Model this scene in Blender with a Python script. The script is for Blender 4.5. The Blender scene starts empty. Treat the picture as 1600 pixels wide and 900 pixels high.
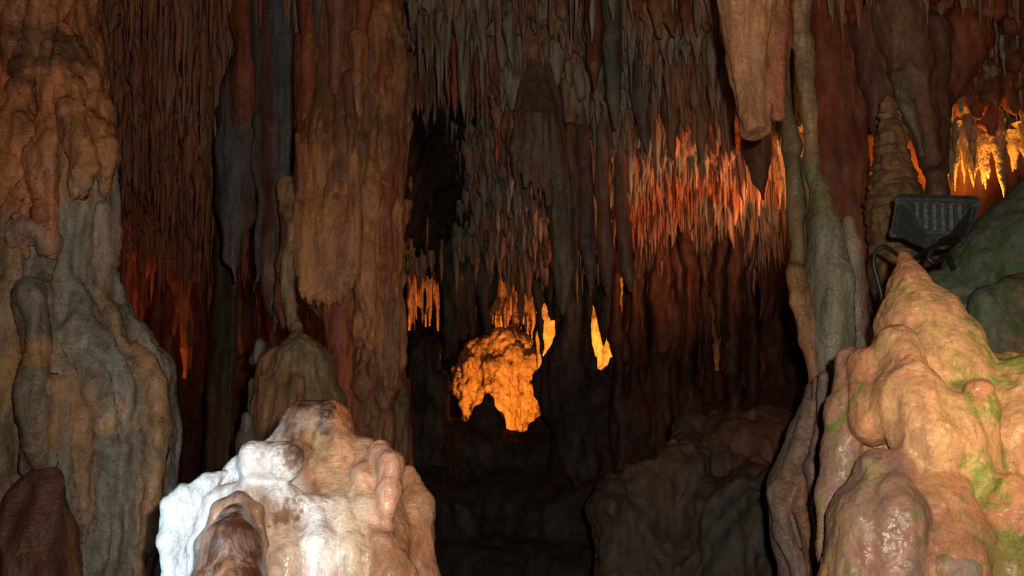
import bpy, math, random
import numpy as np
from mathutils import Vector, Matrix

# ------------------------------------------------------------------ camera, world, lights, exposure
sc = bpy.context.scene
COL = sc.collection
FPX, CX, CY = 1556.0, 800.0, 450.0           # focal length in photo pixels, 1600 x 900 frame
PITCH = math.radians(8.0)
CAM = np.array([0.0, 0.0, 1.6])
SA, CA = math.sin(PITCH), math.cos(PITCH)

def W(px, py, Y):
    """world point on the plane y = Y seen at photo pixel (px, py)"""
    u, v = (px - CX) / FPX, (CY - py) / FPX
    d = Y / (CA - v * SA)
    return np.array([u * d, Y, CAM[2] + d * (SA + v * CA)])

def SC(py, Y):
    """metres per photo pixel there"""
    return Y / (CA - (CY - py) / FPX * SA) / FPX

cam = bpy.data.cameras.new('camera')
cam.sensor_width = 36.0
cam.lens = 36.0 * FPX / 1600.0
cam.clip_start, cam.clip_end = 0.05, 200.0
cam_ob = bpy.data.objects.new('camera', cam)
cam_ob.location = CAM
cam_ob.rotation_euler = (math.pi / 2 + PITCH, 0, 0)
COL.objects.link(cam_ob)
sc.camera = cam_ob

world = bpy.data.worlds.new('World')
sc.world = world
world.use_nodes = True
world.node_tree.nodes['Background'].inputs[0].default_value = (0.30, 0.38, 0.5, 1)   # cave: no sky reaches in
world.node_tree.nodes['Background'].inputs[1].default_value = 0.006

def point_lamp(name, loc, col, power, size=0.03):
    l = bpy.data.lights.new(name, 'POINT')
    l.color, l.energy, l.shadow_soft_size = col, power, size
    o = bpy.data.objects.new(name, l)
    o.location = loc
    COL.objects.link(o)
    return o

def spot_lamp(name, loc, target, col, power, cone, blend=0.5, size=0.06):
    l = bpy.data.lights.new(name, 'SPOT')
    l.color, l.energy, l.shadow_soft_size = col, power, size
    l.spot_size, l.spot_blend = math.radians(cone), blend
    o = bpy.data.objects.new(name, l)
    o.location = loc
    d = Vector(target) - Vector(loc)
    o.rotation_euler = d.to_track_quat('-Z', 'Y').to_euler()
    COL.objects.link(o)
    return o

# the photographer's flash
spot_lamp('camera_flash', (0.10, 0.0, CAM[2] + 0.10), (0.6, 10, CAM[2] + 1.6), (1.0, 0.85, 0.68), 430, 96, 1.0, 0.02)
# show-cave lamps hidden behind the formations, plus one added fill
ORANGE = (1.0, 0.27, 0.035)
AMBER = (1.0, 0.36, 0.05)
spot_lamp('white_lamp', W(-60, 930, 1.75), W(330, 810, 2.62), (0.58, 0.82, 1.0), 60, 60, 0.8, 0.12)
spot_lamp('yellow_lamp', W(1900, 560, 2.3), W(1470, 640, 3.3), (1.0, 0.70, 0.40), 20, 70, 0.8, 0.08)
spot_lamp('mound_lamp', W(812, 672, 15.3), W(784, 580, 17.5), (1.0, 0.29, 0.03), 420, 76, 0.8, 0.08)
spot_lamp('fringe_lamp', W(660, 650, 15.4), W(652, 450, 16.4), ORANGE, 300, 44, 0.9)
spot_lamp('recess_lamp', W(812, 575, 18.5), W(800, 460, 18.8), ORANGE, 190, 90, 0.7)
spot_lamp('niche_lamp', W(905, 650, 14.2), W(920, 510, 15.8), AMBER, 700, 70, 0.6)
spot_lamp('ceiling_lamp', W(1254, 410, 9.3), W(1095, 290, 10.6), (1.0, 0.38, 0.14), 200, 105, 0.9, 0.25)
point_lamp('slit_lamp', W(1117, 620, 12.95), ORANGE, 2.0)
spot_lamp('left_lamp', W(250, 620, 13.0), W(250, 400, 13.6), (1.0, 0.26, 0.05), 34, 140, 1.0, 0.3)
spot_lamp('alcove_lamp', W(1535, 350, 8.25), W(1525, 230, 8.4), (1.0, 0.45, 0.06), 95, 110, 0.7)
spot_lamp('gap_lamp', W(1408, 340, 8.2), W(1400, 270, 9.2), (1.0, 0.48, 0.07), 110, 74, 0.5)
point_lamp('fringe_fill', W(1030, 420, 11.6), (1.0, 0.30, 0.08), 2.5, 0.3)  # added fill that softens the fringe's fade, stands for no fixture

vs = sc.view_settings
vs.view_transform, vs.look, vs.exposure, vs.gamma = 'Standard', 'None', 0.0, 1.0
vs.use_curve_mapping = False
sc.render.engine = 'CYCLES'
sc.cycles.use_denoising = True
sc.cycles.max_bounces = 4
sc.cycles.diffuse_bounces = 2
sc.cycles.glossy_bounces = 2
sc.cycles.sample_clamp_indirect = 4.0
RNG = np.random.default_rng(7)

# ------------------------------------------------------------------ numpy noise
def _hash(ix, iy, iz, s):
    h = (ix * 374761393 + iy * 668265263 + iz * 2147483647 + s * 974711) & 0xFFFFFFFF
    h = ((h ^ (h >> 13)) * 1274126177) & 0xFFFFFFFF
    h = ((h ^ (h >> 16)) * 2246822519) & 0xFFFFFFFF
    return ((h ^ (h >> 15)) & 0xFFFF) / 32767.5 - 1.0

def vnoise(p, s=0):
    p = np.asarray(p, dtype=np.float64)
    i = np.floor(p).astype(np.int64)
    f = p - i
    f = f * f * f * (f * (f * 6 - 15) + 10)
    x, y, z = i[..., 0], i[..., 1], i[..., 2]
    fx, fy, fz = f[..., 0], f[..., 1], f[..., 2]
    r = 0
    for a in (0, 1):
        wx = fx if a else 1 - fx
        for b in (0, 1):
            wy = fy if b else 1 - fy
            for c in (0, 1):
                wz = fz if c else 1 - fz
                r = r + wx * wy * wz * _hash(x + a, y + b, z + c, s)
    return r

def fbm(p, s=0, n=3, gain=0.5):
    r, a, q = 0, 1.0, np.asarray(p, dtype=np.float64)
    for k in range(n):
        r = r + a * vnoise(q, s + k * 17)
        q = q * 2.03 + 11.3
        a *= gain
    return r

# ------------------------------------------------------------------ mesh helpers
def mesh_from(name, V, F4=None, F3=None, col=None):
    me = bpy.data.meshes.new(name)
    loops, starts, n = [], [], 0
    if F4 is not None and len(F4):
        F4 = np.asarray(F4, dtype=np.int32)
        loops.append(F4.ravel()); starts.append(np.arange(len(F4)) * 4); n += F4.size
    if F3 is not None and len(F3):
        F3 = np.asarray(F3, dtype=np.int32)
        loops.append(F3.ravel()); starts.append(n + np.arange(len(F3)) * 3)
    loops = np.concatenate(loops).astype(np.int32); starts = np.concatenate(starts).astype(np.int32)
    me.vertices.add(len(V)); me.vertices.foreach_set('co', np.asarray(V, dtype=np.float32).ravel())
    me.loops.add(len(loops)); me.loops.foreach_set('vertex_index', loops)
    me.polygons.add(len(starts)); me.polygons.foreach_set('loop_start', starts)
    me.update(calc_edges=True)
    me.polygons.foreach_set('use_smooth', np.ones(len(starts), dtype=bool))
    if col is not None:
        a = me.attributes.new('col', 'FLOAT_COLOR', 'POINT')
        c = np.ones((len(V), 4), dtype=np.float32); c[:, :3] = col
        a.data.foreach_set('color', c.ravel())
    me.update()
    return me

def link(name, me, mat, parent=None, loc=(0, 0, 0)):
    o = bpy.data.objects.new(name, me)
    o.location = loc
    if mat is not None:
        me.materials.clear(); me.materials.append(mat)
    COL.objects.link(o)
    if parent is not None:
        o.parent = parent
    return o

def tag(o, label=None, cat=None, group=None, kind=None):
    if label: o['label'] = label
    if cat: o['category'] = cat
    if group: o['group'] = group
    if kind: o['kind'] = kind
    return o

def empty(name, loc):
    o = bpy.data.objects.new(name, None)
    o.location = loc; o.empty_display_size = 0.1
    COL.objects.link(o)
    return o

# ------------------------------------------------------------------ signed-distance sculpting
def surface_nets(f, org, vox):
    nx, ny, nz = f.shape
    s = f < 0
    cnt = np.zeros((nx - 1, ny - 1, nz - 1), dtype=np.int8)
    for a in (0, 1):
        for b in (0, 1):
            for c in (0, 1):
                cnt += s[a:nx - 1 + a, b:ny - 1 + b, c:nz - 1 + c]
    act = (cnt > 0) & (cnt < 8)
    I = np.argwhere(act)
    idx = -np.ones(act.shape, dtype=np.int32)
    idx[act] = np.arange(len(I))
    i, j, k = I[:, 0], I[:, 1], I[:, 2]
    acc = np.zeros((len(I), 3)); n = np.zeros(len(I))
    cor = [(a, b, c) for a in (0, 1) for b in (0, 1) for c in (0, 1)]
    for c0 in cor:
        for ax in range(3):
            if c0[ax]: continue
            c1 = list(c0); c1[ax] = 1
            f0 = f[i + c0[0], j + c0[1], k + c0[2]]; f1 = f[i + c1[0], j + c1[1], k + c1[2]]
            m = (f0 < 0) != (f1 < 0)
            t = np.where(m, f0 / np.where(m, f0 - f1, 1), 0)
            p = np.array(c0, dtype=float)[None] + np.eye(3)[ax][None] * t[:, None]
            acc += p * m[:, None]; n += m
    V = org + (I + acc / n[:, None]) * vox
    Q = []
    for ax in range(3):
        b, c = (ax + 1) % 3, (ax + 2) % 3
        sl0 = [slice(None)] * 3; sl1 = [slice(None)] * 3
        sl0[ax] = slice(0, -1); sl1[ax] = slice(1, None)
        e = s[tuple(sl0)] != s[tuple(sl1)]
        E = np.argwhere(e)
        ok = (E[:, b] > 0) & (E[:, c] > 0) & (E[:, b] < f.shape[b] - 1) & (E[:, c] < f.shape[c] - 1)
        E = E[ok]
        q = []
        for db, dc in ((-1, -1), (0, -1), (0, 0), (-1, 0)):
            X = E.copy(); X[:, b] += db; X[:, c] += dc
            q.append(idx[X[:, 0], X[:, 1], X[:, 2]])
        q = np.stack(q, 1)
        flip = ~s[E[:, 0], E[:, 1], E[:, 2]]
        q[flip] = q[flip][:, ::-1]
        Q.append(q)
    Q = np.concatenate(Q)
    return V, Q[(Q >= 0).all(1)]

def vertex_normals(V, Q):
    n = np.cross(V[Q[:, 2]] - V[Q[:, 0]], V[Q[:, 3]] - V[Q[:, 1]])
    N = np.zeros_like(V)
    for c in range(4):
        for d in range(3):
            N[:, d] += np.bincount(Q[:, c], n[:, d], len(V))
    return N / np.maximum(np.linalg.norm(N, axis=1, keepdims=True), 1e-12)

class Rock:
    """smooth union of tapered capsules given by photo pixels at a true depth"""
    def __init__(self): self.seg = []
    def chain(self, col, nodes, y=None):
        P = []
        for nd in nodes:
            if y is not None: px, py, r = nd; Y = y
            else: px, py, Y, r = nd
            P.append((W(px, py, Y), r * SC(py, Y)))
        return self.world(col, P)
    def world(self, col, P):
        col = np.array(col, dtype=float)
        if len(P) == 1: P = [P[0], (P[0][0] + np.array([0, 0, 1e-3]), P[0][1])]
        for (a, ra), (b, rb) in zip(P[:-1], P[1:]):
            self.seg.append((np.asarray(a, float), np.asarray(b, float), ra, rb, col))
        return self
    @staticmethod
    def dist(p, a, b, ra, rb):
        ba = b - a
        h = np.clip(((p - a) @ ba) / max(ba @ ba, 1e-12), 0, 1)
        return np.linalg.norm(p - a - h[..., None] * ba, axis=-1) - (ra + (rb - ra) * h)
    def build(self, name, vox, k, mat, disp=(), warp=(), cut=(), parent=None, seed=0, colk=None, zmin=-0.3, paint=()):
        lo = np.min([np.minimum(a - ra, b - rb) for a, b, ra, rb, _ in self.seg], axis=0) - 4 * vox
        hi = np.max([np.maximum(a + ra, b + rb) for a, b, ra, rb, _ in self.seg], axis=0) + 4 * vox
        lo[2] = max(lo[2], zmin)
        n = np.ceil((hi - lo) / vox).astype(int) + 1
        f = np.full(n, 0.5 if k < 0.5 else 2 * k)
        ax = [lo[d] + np.arange(n[d]) * vox for d in range(3)]
        for a, b, ra, rb, _ in self.seg:
            m = k + 3 * vox
            l = np.minimum(a - ra, b - rb) - m; h = np.maximum(a + ra, b + rb) + m
            i0 = np.clip(((l - lo) / vox).astype(int), 0, n); i1 = np.clip(((h - lo) / vox).astype(int) + 1, 0, n)
            if (i1 <= i0).any(): continue
            X, Y, Z = np.meshgrid(*[ax[d][i0[d]:i1[d]] for d in range(3)], indexing='ij')
            d = self.dist(np.stack([X, Y, Z], -1), a, b, ra, rb)
            sl = tuple(slice(i0[q], i1[q]) for q in range(3))
            g = f[sl]
            hh = np.maximum(k - np.abs(g - d), 0) / k
            f[sl] = np.minimum(g, d) - hh * hh * k * 0.25
        if len(cut):
            X, Y, Z = np.meshgrid(*ax, indexing='ij'); P = np.stack([X, Y, Z], -1)
            for (pt, nrm) in cut:
                nrm = np.asarray(nrm, float); nrm = nrm / np.linalg.norm(nrm)
                f = np.maximum(f, (P - np.asarray(pt)) @ nrm)
        f[:, :, 0] = np.maximum(f[:, :, 0], 1e-3)      # close the foot
        f[0] = np.maximum(f[0], 1e-3); f[-1] = np.maximum(f[-1], 1e-3)
        f[:, 0] = np.maximum(f[:, 0], 1e-3); f[:, -1] = np.maximum(f[:, -1], 1e-3); f[:, :, -1] = np.maximum(f[:, :, -1], 1e-3)
        V, Q = surface_nets(f, lo, vox)
        num = np.zeros((len(V), 3)); den = np.zeros(len(V)); ck = colk or k * 0.5
        for a, b, ra, rb, c in self.seg:
            w = np.exp(-np.clip(self.dist(V, a, b, ra, rb), -0.02, None) / ck)
            num += w[:, None] * c; den += w
        colr = num / np.maximum(den, 1e-9)[:, None]
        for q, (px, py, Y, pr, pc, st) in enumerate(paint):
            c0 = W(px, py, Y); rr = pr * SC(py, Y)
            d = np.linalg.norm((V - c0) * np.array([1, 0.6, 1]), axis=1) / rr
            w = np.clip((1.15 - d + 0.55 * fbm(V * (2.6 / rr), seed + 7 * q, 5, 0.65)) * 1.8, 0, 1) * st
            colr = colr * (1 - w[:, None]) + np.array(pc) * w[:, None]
        for q, (amp, freq) in enumerate(warp):
            V = V + amp * np.stack([vnoise(V * freq + 5.1 * d, seed + 31 * q + d) for d in range(3)], 1) * np.array([1, 1, 0.4])
        for q, (amp, freq, stretch, kind) in enumerate(disp):
            N = vertex_normals(V, Q)
            S = V * freq * np.array([1, 1, stretch])
            if kind == 'ridge':
                h = 1 - 2 * np.abs(fbm(S, seed + 101 * q, 2))
            elif kind == 'lump':
                h = np.abs(fbm(S, seed + 101 * q, 2)) * 2 - 0.6
            else:
                h = fbm(S, seed + 101 * q, 3)
            V = V + N * (amp * h)[:, None]
        base = np.array([(lo[0] + hi[0]) / 2, (lo[1] + hi[1]) / 2, V[:, 2].min()])
        pl = np.zeros(3) if parent is None else np.array(parent.location)
        me = mesh_from(name, V - base, Q, col=colr)
        return link(name, me, mat, parent, base - pl)

# ------------------------------------------------------------------ materials
def rock_mat(name, stain=(0.10, 0.04, 0.02), stain_amt=0.5, stain_scale=3.0, stretch=0.3, var=0.45, rough=0.5,
             bump=0.5, fine=60.0, ripple=0.0, ripple_scale=60.0, palette=None, pal_scale=1.0, moss=None, moss_scale=3.0, moss_lo=0.55, spec=0.35, coat=0.0,
             stain2=(0.20, 0.18, 0.15), stain2_amt=0.4, seam=0.4, speck=0.35, rust_x=False):
    m = bpy.data.materials.new(name); m.use_nodes = True
    nt = m.node_tree; N = nt.nodes; L = nt.links
    bs = N['Principled BSDF']
    geo = N.new('ShaderNodeNewGeometry')
    def mapping(scale):
        mp = N.new('ShaderNodeVectorMath'); mp.operation = 'MULTIPLY'
        L.new(geo.outputs['Position'], mp.inputs[0]); mp.inputs[1].default_value = scale
        return mp.outputs[0]
    def noise(vec, scale, detail=4, rough_=0.6, dist=0.0):
        n = N.new('ShaderNodeTexNoise'); L.new(vec, n.inputs['Vector'])
        n.inputs['Scale'].default_value = scale; n.inputs['Detail'].default_value = detail
        n.inputs['Roughness'].default_value = rough_; n.inputs['Distortion'].default_value = dist
        return n.outputs['Fac']
    def ramp(v, lo, hi):
        r = N.new('ShaderNodeMapRange'); L.new(v, r.inputs[0])
        r.inputs[1].default_value = lo; r.inputs[2].default_value = hi
        return r.outputs[0]
    def mix(fac, a, b, mode='MIX'):
        x = N.new('ShaderNodeMix'); x.data_type = 'RGBA'; x.blend_type = mode
        if isinstance(fac, float): x.inputs[0].default_value = fac
        else: L.new(fac, x.inputs[0])
        for s, v in ((6, a), (7, b)):
            if isinstance(v, tuple): x.inputs[s].default_value = (*v, 1)
            else: L.new(v, x.inputs[s])
        return x.outputs[2]
    def math_(op, a, b):
        x = N.new('ShaderNodeMath'); x.operation = op
        for s, v in ((0, a), (1, b)):
            if isinstance(v, float): x.inputs[s].default_value = v
            else: L.new(v, x.inputs[s])
        return x.outputs[0]
    vs_ = mapping((1, 1, stretch)); v1 = mapping((1, 1, 1))
    if palette:
        n = noise(mapping((1, 1, 0.5)), pal_scale, 5, 0.65, 0.6)
        cr = N.new('ShaderNodeValToRGB'); L.new(n, cr.inputs[0])
        e = cr.color_ramp.elements
        k = len(palette)
        while len(e) < k: e.new(0.5)
        for i, c in enumerate(palette):
            e[i].position = 0.28 + 0.44 * i / (k - 1); e[i].color = (*c, 1)
        base = cr.outputs[0]
    else:
        at = N.new('ShaderNodeAttribute'); at.attribute_name = 'col'; base = at.outputs['Color']
    if rust_x:      # iron-rich rock towards the left of the cave
        sep = N.new('ShaderNodeSeparateXYZ'); L.new(geo.outputs['Position'], sep.inputs[0])
        base = mix(math_('MULTIPLY', ramp(sep.outputs[0], -0.6, -3.2), 0.75), base, (0.42, 0.135, 0.06))
    st = ramp(noise(vs_, stain_scale, 4, 0.68, 0.8), 0.48, 0.66)
    base = mix(math_('MULTIPLY', st, stain_amt), base, stain)
    st2 = ramp(noise(mapping((1.3, 1.3, stretch * 1.4)), stain_scale * 1.9, 4, 0.7, 0.5), 0.52, 0.68)
    base = mix(math_('MULTIPLY', st2, stain2_amt), base, stain2)
    # thin dark seams between the flow lobes
    sm = noise(vs_, stain_scale * 2.2, 4, 0.6, 1.5)
    sm = math_('ABSOLUTE', math_('SUBTRACT', sm, 0.5), 0.0)
    sm = ramp(sm, 0.022, 0.0)
    base = mix(math_('MULTIPLY', sm, seam), base, (0.03, 0.018, 0.014))
    # fine value mottling
    mo = noise(vs_, stain_scale * 5.0, 3, 0.65, 0.3)
    g = N.new('ShaderNodeMapRange'); L.new(mo, g.inputs[0])
    g.inputs[1].default_value, g.inputs[2].default_value = 0.25, 0.75
    g.inputs[3].default_value, g.inputs[4].default_value = 1 - var, 1 + var
    cmb = N.new('ShaderNodeCombineColor')
    for s in range(3): L.new(g.outputs[0], cmb.inputs[s])
    base = mix(1.0, base, cmb.outputs[0], 'MULTIPLY')
    sp = ramp(noise(v1, fine * 1.6, 3, 0.7), 0.56, 0.66)
    base = mix(math_('MULTIPLY', sp, speck), base, (0.05, 0.03, 0.022))
    if moss:
        mm = ramp(noise(v1, moss_scale, 5, 0.7, 1.0), moss_lo, moss_lo + 0.12)
        base = mix(math_('MULTIPLY', mm, 0.8), base, moss)
    L.new(base, bs.inputs['Base Color'])
    rr = N.new('ShaderNodeMapRange'); L.new(noise(v1, 7.0, 4), rr.inputs[0])
    rr.inputs[1].default_value, rr.inputs[2].default_value = 0.3, 0.7
    rr.inputs[3].default_value, rr.inputs[4].default_value = max(rough - 0.18, 0.1), min(rough + 0.2, 1)
    L.new(rr.outputs[0], bs.inputs['Roughness'])
    bs.inputs['Specular IOR Level'].default_value = spec
    if coat:
        bs.inputs['Coat Weight'].default_value = coat; bs.inputs['Coat Roughness'].default_value = 0.15
    rn = N.new('ShaderNodeTexNoise'); rn.noise_type = 'RIDGED_MULTIFRACTAL'; L.new(vs_, rn.inputs['Vector'])
    rn.inputs['Scale'].default_value = fine * 0.22; rn.inputs['Detail'].default_value = 4; rn.inputs['Roughness'].default_value = 0.6
    h = math_('MULTIPLY', rn.outputs['Fac'], 0.55)
    h = math_('ADD', h, noise(v1, fine * 0.45, 3, 0.7))
    h2 = math_('MULTIPLY', noise(v1, fine, 3, 0.6), 0.35)
    h = math_('ADD', h, h2)
    if ripple:
        wv = noise(mapping((0.35, 0.35, 1.0)), ripple_scale, 2, 0.5, 1.2)
        h = math_('ADD', h, math_('MULTIPLY', wv, ripple))
    b = N.new('ShaderNodeBump'); b.inputs['Strength'].default_value = bump
    b.inputs['Distance'].default_value = 0.6 / fine
    L.new(h, b.inputs['Height']); L.new(b.outputs[0], bs.inputs['Normal'])
    return m

GREY, GREEN_GREY = (0.17, 0.155, 0.135), (0.15, 0.155, 0.12)
RED, DKRED, BROWN = (0.34, 0.085, 0.038), (0.15, 0.040, 0.020), (0.25, 0.105, 0.05)
TAN, ORA, CREAM, WHITE = (0.54, 0.235, 0.095), (0.46, 0.20, 0.085), (0.54, 0.40, 0.32), (0.58, 0.57, 0.56)
DKBR, SLATE, OLIVE = (0.085, 0.032, 0.018), (0.12, 0.13, 0.14), (0.17, 0.16, 0.085)
YEL, MOSS = (0.64, 0.36, 0.18), (0.13, 0.20, 0.035)

M_ceil = rock_mat('stalactite_rock', stain=(0.44, 0.11, 0.045), stain_amt=0.8, stain_scale=4.5, stretch=0.10, var=0.6, rough=0.5, bump=0.7, fine=45,
                  palette=[(0.44, 0.13, 0.055), (0.42, 0.18, 0.09), (0.38, 0.26, 0.165), (0.35, 0.32, 0.245), (0.43, 0.21, 0.115), (0.48, 0.15, 0.065), (0.40, 0.26, 0.17)], pal_scale=0.75,
                  stain2=(0.33, 0.30, 0.25), stain2_amt=0.45, seam=0.3, rust_x=True)
M_dark = rock_mat('dark_rock', stain=(0.03, 0.015, 0.012), stain_amt=0.6, stain_scale=1.2, var=0.5, rough=0.6, bump=0.7, fine=25,
                  palette=[(0.05, 0.03, 0.022), (0.09, 0.05, 0.035), (0.06, 0.055, 0.05), (0.10, 0.05, 0.03)], pal_scale=0.5)
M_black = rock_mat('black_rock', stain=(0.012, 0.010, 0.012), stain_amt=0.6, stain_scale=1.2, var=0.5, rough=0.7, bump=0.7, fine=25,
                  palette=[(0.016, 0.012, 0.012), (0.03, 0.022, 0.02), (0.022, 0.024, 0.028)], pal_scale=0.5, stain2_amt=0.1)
M_slope = rock_mat('slope_rock', stain=(0.05, 0.04, 0.033), stain_amt=0.7, stain_scale=2.0, stretch=0.5, var=0.45, rough=0.7, bump=0.6, fine=30, stain2=(0.16, 0.08, 0.055), stain2_amt=0.5)
M_left = rock_mat('flowstone_left', stain=(0.36, 0.17, 0.07), stain_amt=0.5, stain2=(0.06, 0.05, 0.04), stain2_amt=0.7, stain_scale=3.2, stretch=0.35, var=0.45, rough=0.5, bump=0.85, fine=48, ripple=0.4)
M_col = rock_mat('column_flowstone', stain=(0.30, 0.10, 0.05), stain_amt=0.5, stain2=(0.16, 0.10, 0.07), stain2_amt=0.35, stain_scale=2.6, stretch=0.14, var=0.5, rough=0.48, bump=0.9, fine=42)
M_fore = rock_mat('wet_stalagmite', stain=(0.34, 0.17, 0.09), stain_amt=0.6, stain2=(0.26, 0.20, 0.16), stain2_amt=0.5, seam=0.12, stain_scale=7, stretch=0.5, var=0.34, rough=0.42, bump=0.75, fine=100, coat=0.08, ripple=0.6, ripple_scale=70)
M_knob = rock_mat('wet_brown_calcite', stain=(0.45, 0.33, 0.26), stain_amt=0.55, stain2=(0.30, 0.12, 0.05), stain2_amt=0.6, stain_scale=8, stretch=0.6, var=0.4, rough=0.26, bump=0.35, fine=120, coat=0.5)
M_crust = rock_mat('white_crust', stain2_amt=0.2, seam=0.05, speck=0.2, stain=(0.5, 0.48, 0.44), stain_amt=0.3, stain_scale=8, stretch=1, var=0.15, rough=0.5, bump=1.0, fine=90)
M_right = rock_mat('algae_flowstone', stain=(0.46, 0.19, 0.12), stain_amt=0.6, stain_scale=5, stretch=0.5, var=0.3, rough=0.34, bump=0.4, fine=70, ripple=0.5, ripple_scale=40,
                   moss=MOSS, moss_scale=9.0, moss_lo=0.57, stain2=(0.44, 0.38, 0.11), stain2_amt=0.55, seam=0.3)
M_green = rock_mat('algae_rock', stain=(0.05, 0.07, 0.035), stain_amt=0.6, stain_scale=6, stretch=0.7, var=0.4, rough=0.6, bump=0.7, fine=60,
                   moss=(0.05, 0.10, 0.03), moss_scale=5, moss_lo=0.5)
M_slabs = rock_mat('red_wall_rock', stain=(0.16, 0.05, 0.027), stain_amt=0.5, stain_scale=2.2, stretch=0.3, var=0.4, rough=0.55, bump=0.6, fine=45)
M_amber = rock_mat('pale_flowstone', stain=(0.22, 0.13, 0.07), stain_amt=0.5, stain_scale=2.5, stretch=0.5, var=0.45, rough=0.5, bump=0.8, fine=16)

# ------------------------------------------------------------------ setting: floor, ceiling, walls
def ceil_z(x, y):
    P = np.stack([x * 0.6, y * 0.6, np.zeros_like(x)], -1)
    z = 5.35 - 0.31 * np.clip(y - 7.8, 0, 5.2) + 0.45 * np.clip(7.6 - y, 0, 2.0) + 0.30 * fbm(P, 3, 3) + 0.10 * vnoise(P * 4.5, 8)
    z = z + 0.5 * np.clip(y - 13.2, 0, 2.0)
    z = z + 1.5 * np.exp(-(((x + 0.75) / 0.55) ** 2 + ((y - 10.8) / 1.5) ** 2))              # dark chimney beside the column
    return z

def sheet(name, U, V_, fn, mat, kind='structure'):
    X, Y = np.meshgrid(U, V_, indexing='ij')
    P = fn(X, Y).reshape(-1, 3)
    nu, nv = len(U), len(V_)
    i = np.arange(nu * nv).reshape(nu, nv)
    Q = np.stack([i[:-1, :-1], i[1:, :-1], i[1:, 1:], i[:-1, 1:]], -1).reshape(-1, 4)
    return tag(link(name, mesh_from(name, P, Q), mat), kind=kind)

def floor_fn(x, y):
    P = np.stack([x, y, x * 0], -1)
    z = 0.25 * fbm(P * 0.5, 5, 4) - 0.02 + 0.10 * np.abs(vnoise(P * 1.7, 9))
    z = z - 0.5 * np.exp(-(((x - 0.4) / 1.6) ** 2 + ((y - 10) / 3) ** 2))
    return np.stack([x, y, z], -1)
sheet('cave_floor', np.linspace(-14, 14, 180), np.linspace(-4, 25, 190), floor_fn, M_dark)
def ragged(x, y):
    P = np.stack([x, y, x * 0], -1)
    z = ceil_z(x, y)
    f = np.clip((y - 6.6) / 0.5, 0, 1) * np.clip((15.0 - y) / 0.5, 0, 1)
    spike = np.clip(vnoise(P * 9.0, 61) + 0.5 * vnoise(P * 19.0, 62), 0, None) ** 1.4
    ch = np.exp(-(((x + 0.75) / 0.6) ** 2 + ((y - 10.8) / 1.6) ** 2))
    return np.stack([x, y, z - f * (1 - ch) * (0.26 * spike * (1 + 0.6 * vnoise(P * 1.6, 64)))], -1)
xs = np.concatenate([np.linspace(-14, -7.2, 30), np.linspace(-7, 7, 520), np.linspace(7.2, 14, 30)])
ys = np.concatenate([np.linspace(-4, 6.4, 40), np.linspace(6.5, 15.2, 330), np.linspace(15.5, 25, 50)])
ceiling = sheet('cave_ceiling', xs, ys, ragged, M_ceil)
ceiling.data.materials.append(M_black)                                       # shade of the deep chimney, painted in as near-black rock
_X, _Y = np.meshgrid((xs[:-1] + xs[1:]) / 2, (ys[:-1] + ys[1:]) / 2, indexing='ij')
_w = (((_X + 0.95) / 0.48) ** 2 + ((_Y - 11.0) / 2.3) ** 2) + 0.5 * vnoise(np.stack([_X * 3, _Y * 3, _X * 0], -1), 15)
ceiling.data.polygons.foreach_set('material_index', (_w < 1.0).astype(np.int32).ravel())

def back_fn(x, z):
    P = np.stack([x, z * 0.2, x * 0], -1)
    y = 22.5 - 0.12 * x * x * 0.15 + 0.8 * fbm(P * 0.6, 21, 4)
    return np.stack([x, y, z], -1)
sheet('cave_back_wall', np.linspace(-14, 14, 240), np.linspace(-1, 6.5, 60), back_fn, M_dark)
def side(sgn, x0, sd):
    def fn(y, z):
        P = np.stack([y, z * 0.25, y * 0], -1)
        x = sgn * (x0 + 0.12 * np.clip(y, 0, None) + 0.6 * fbm(P * 0.7, sd, 4))
        return np.stack([x, y, z], -1)
    return fn
sheet('cave_left_wall', np.linspace(-4, 25, 240), np.linspace(-1, 6.5, 60), side(-1, 5.2, 33), M_ceil)
sheet('cave_right_wall', np.linspace(-4, 25, 240), np.linspace(-1, 6.5, 60), side(1, 4.6, 47), M_ceil)

# ------------------------------------------------------------------ large formations, left to right
# left flowstone wall
r = Rock()
LG = (0.215, 0.22, 0.195); LO = (0.50, 0.195, 0.08); LR = (0.28, 0.09, 0.045)
r.chain(LO, [(-20, -120, 4.75, 150), (0, 120, 4.7, 150), (15, 330, 4.65, 120)])
r.chain(LG, [(15, 330, 4.65, 115), (30, 500, 4.6, 125), (60, 680, 4.6, 160), (55, 960, 4.5, 165)])
lg = np.random.default_rng(71)
# upper orange rock: overlapping flow tongues
for x, y0, y1, w, Y, col in ((82, -80, 60, 36, 4.42, LO), (100, 70, 210, 44, 4.36, LO), (140, 150, 290, 40, 4.32, LO), (60, 40, 190, 40, 4.32, LO), (20, -60, 110, 40, 4.28, LO), (30, 130, 330, 36, 4.22, LO), (75, 190, 340, 30, 4.24, LO), (165, 170, 310, 16, 4.28, LO), (0, 210, 345, 30, 4.18, LO)):
    r.chain(col, [(x - 6, y0, Y + 0.1, w * 0.7), (x, y0 + 0.45 * (y1 - y0), Y, w), (x - 2, y1, Y + 0.05, w * 0.5)])
for i in range(26):
    x, y = lg.uniform(-5, 150), lg.uniform(-40, 300)
    if x > 100 + 0.2 * y: x -= 60
    w = lg.uniform(4, 10); l = lg.uniform(80, 190)
    r.chain(LO if lg.random() < 0.7 else LR, [(x, y, 4.22, w), (x + lg.uniform(-4, 8), y + l * 0.6, 4.17, w), (x + lg.uniform(-6, 6), y + l, 4.22, w * 0.4)])
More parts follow.
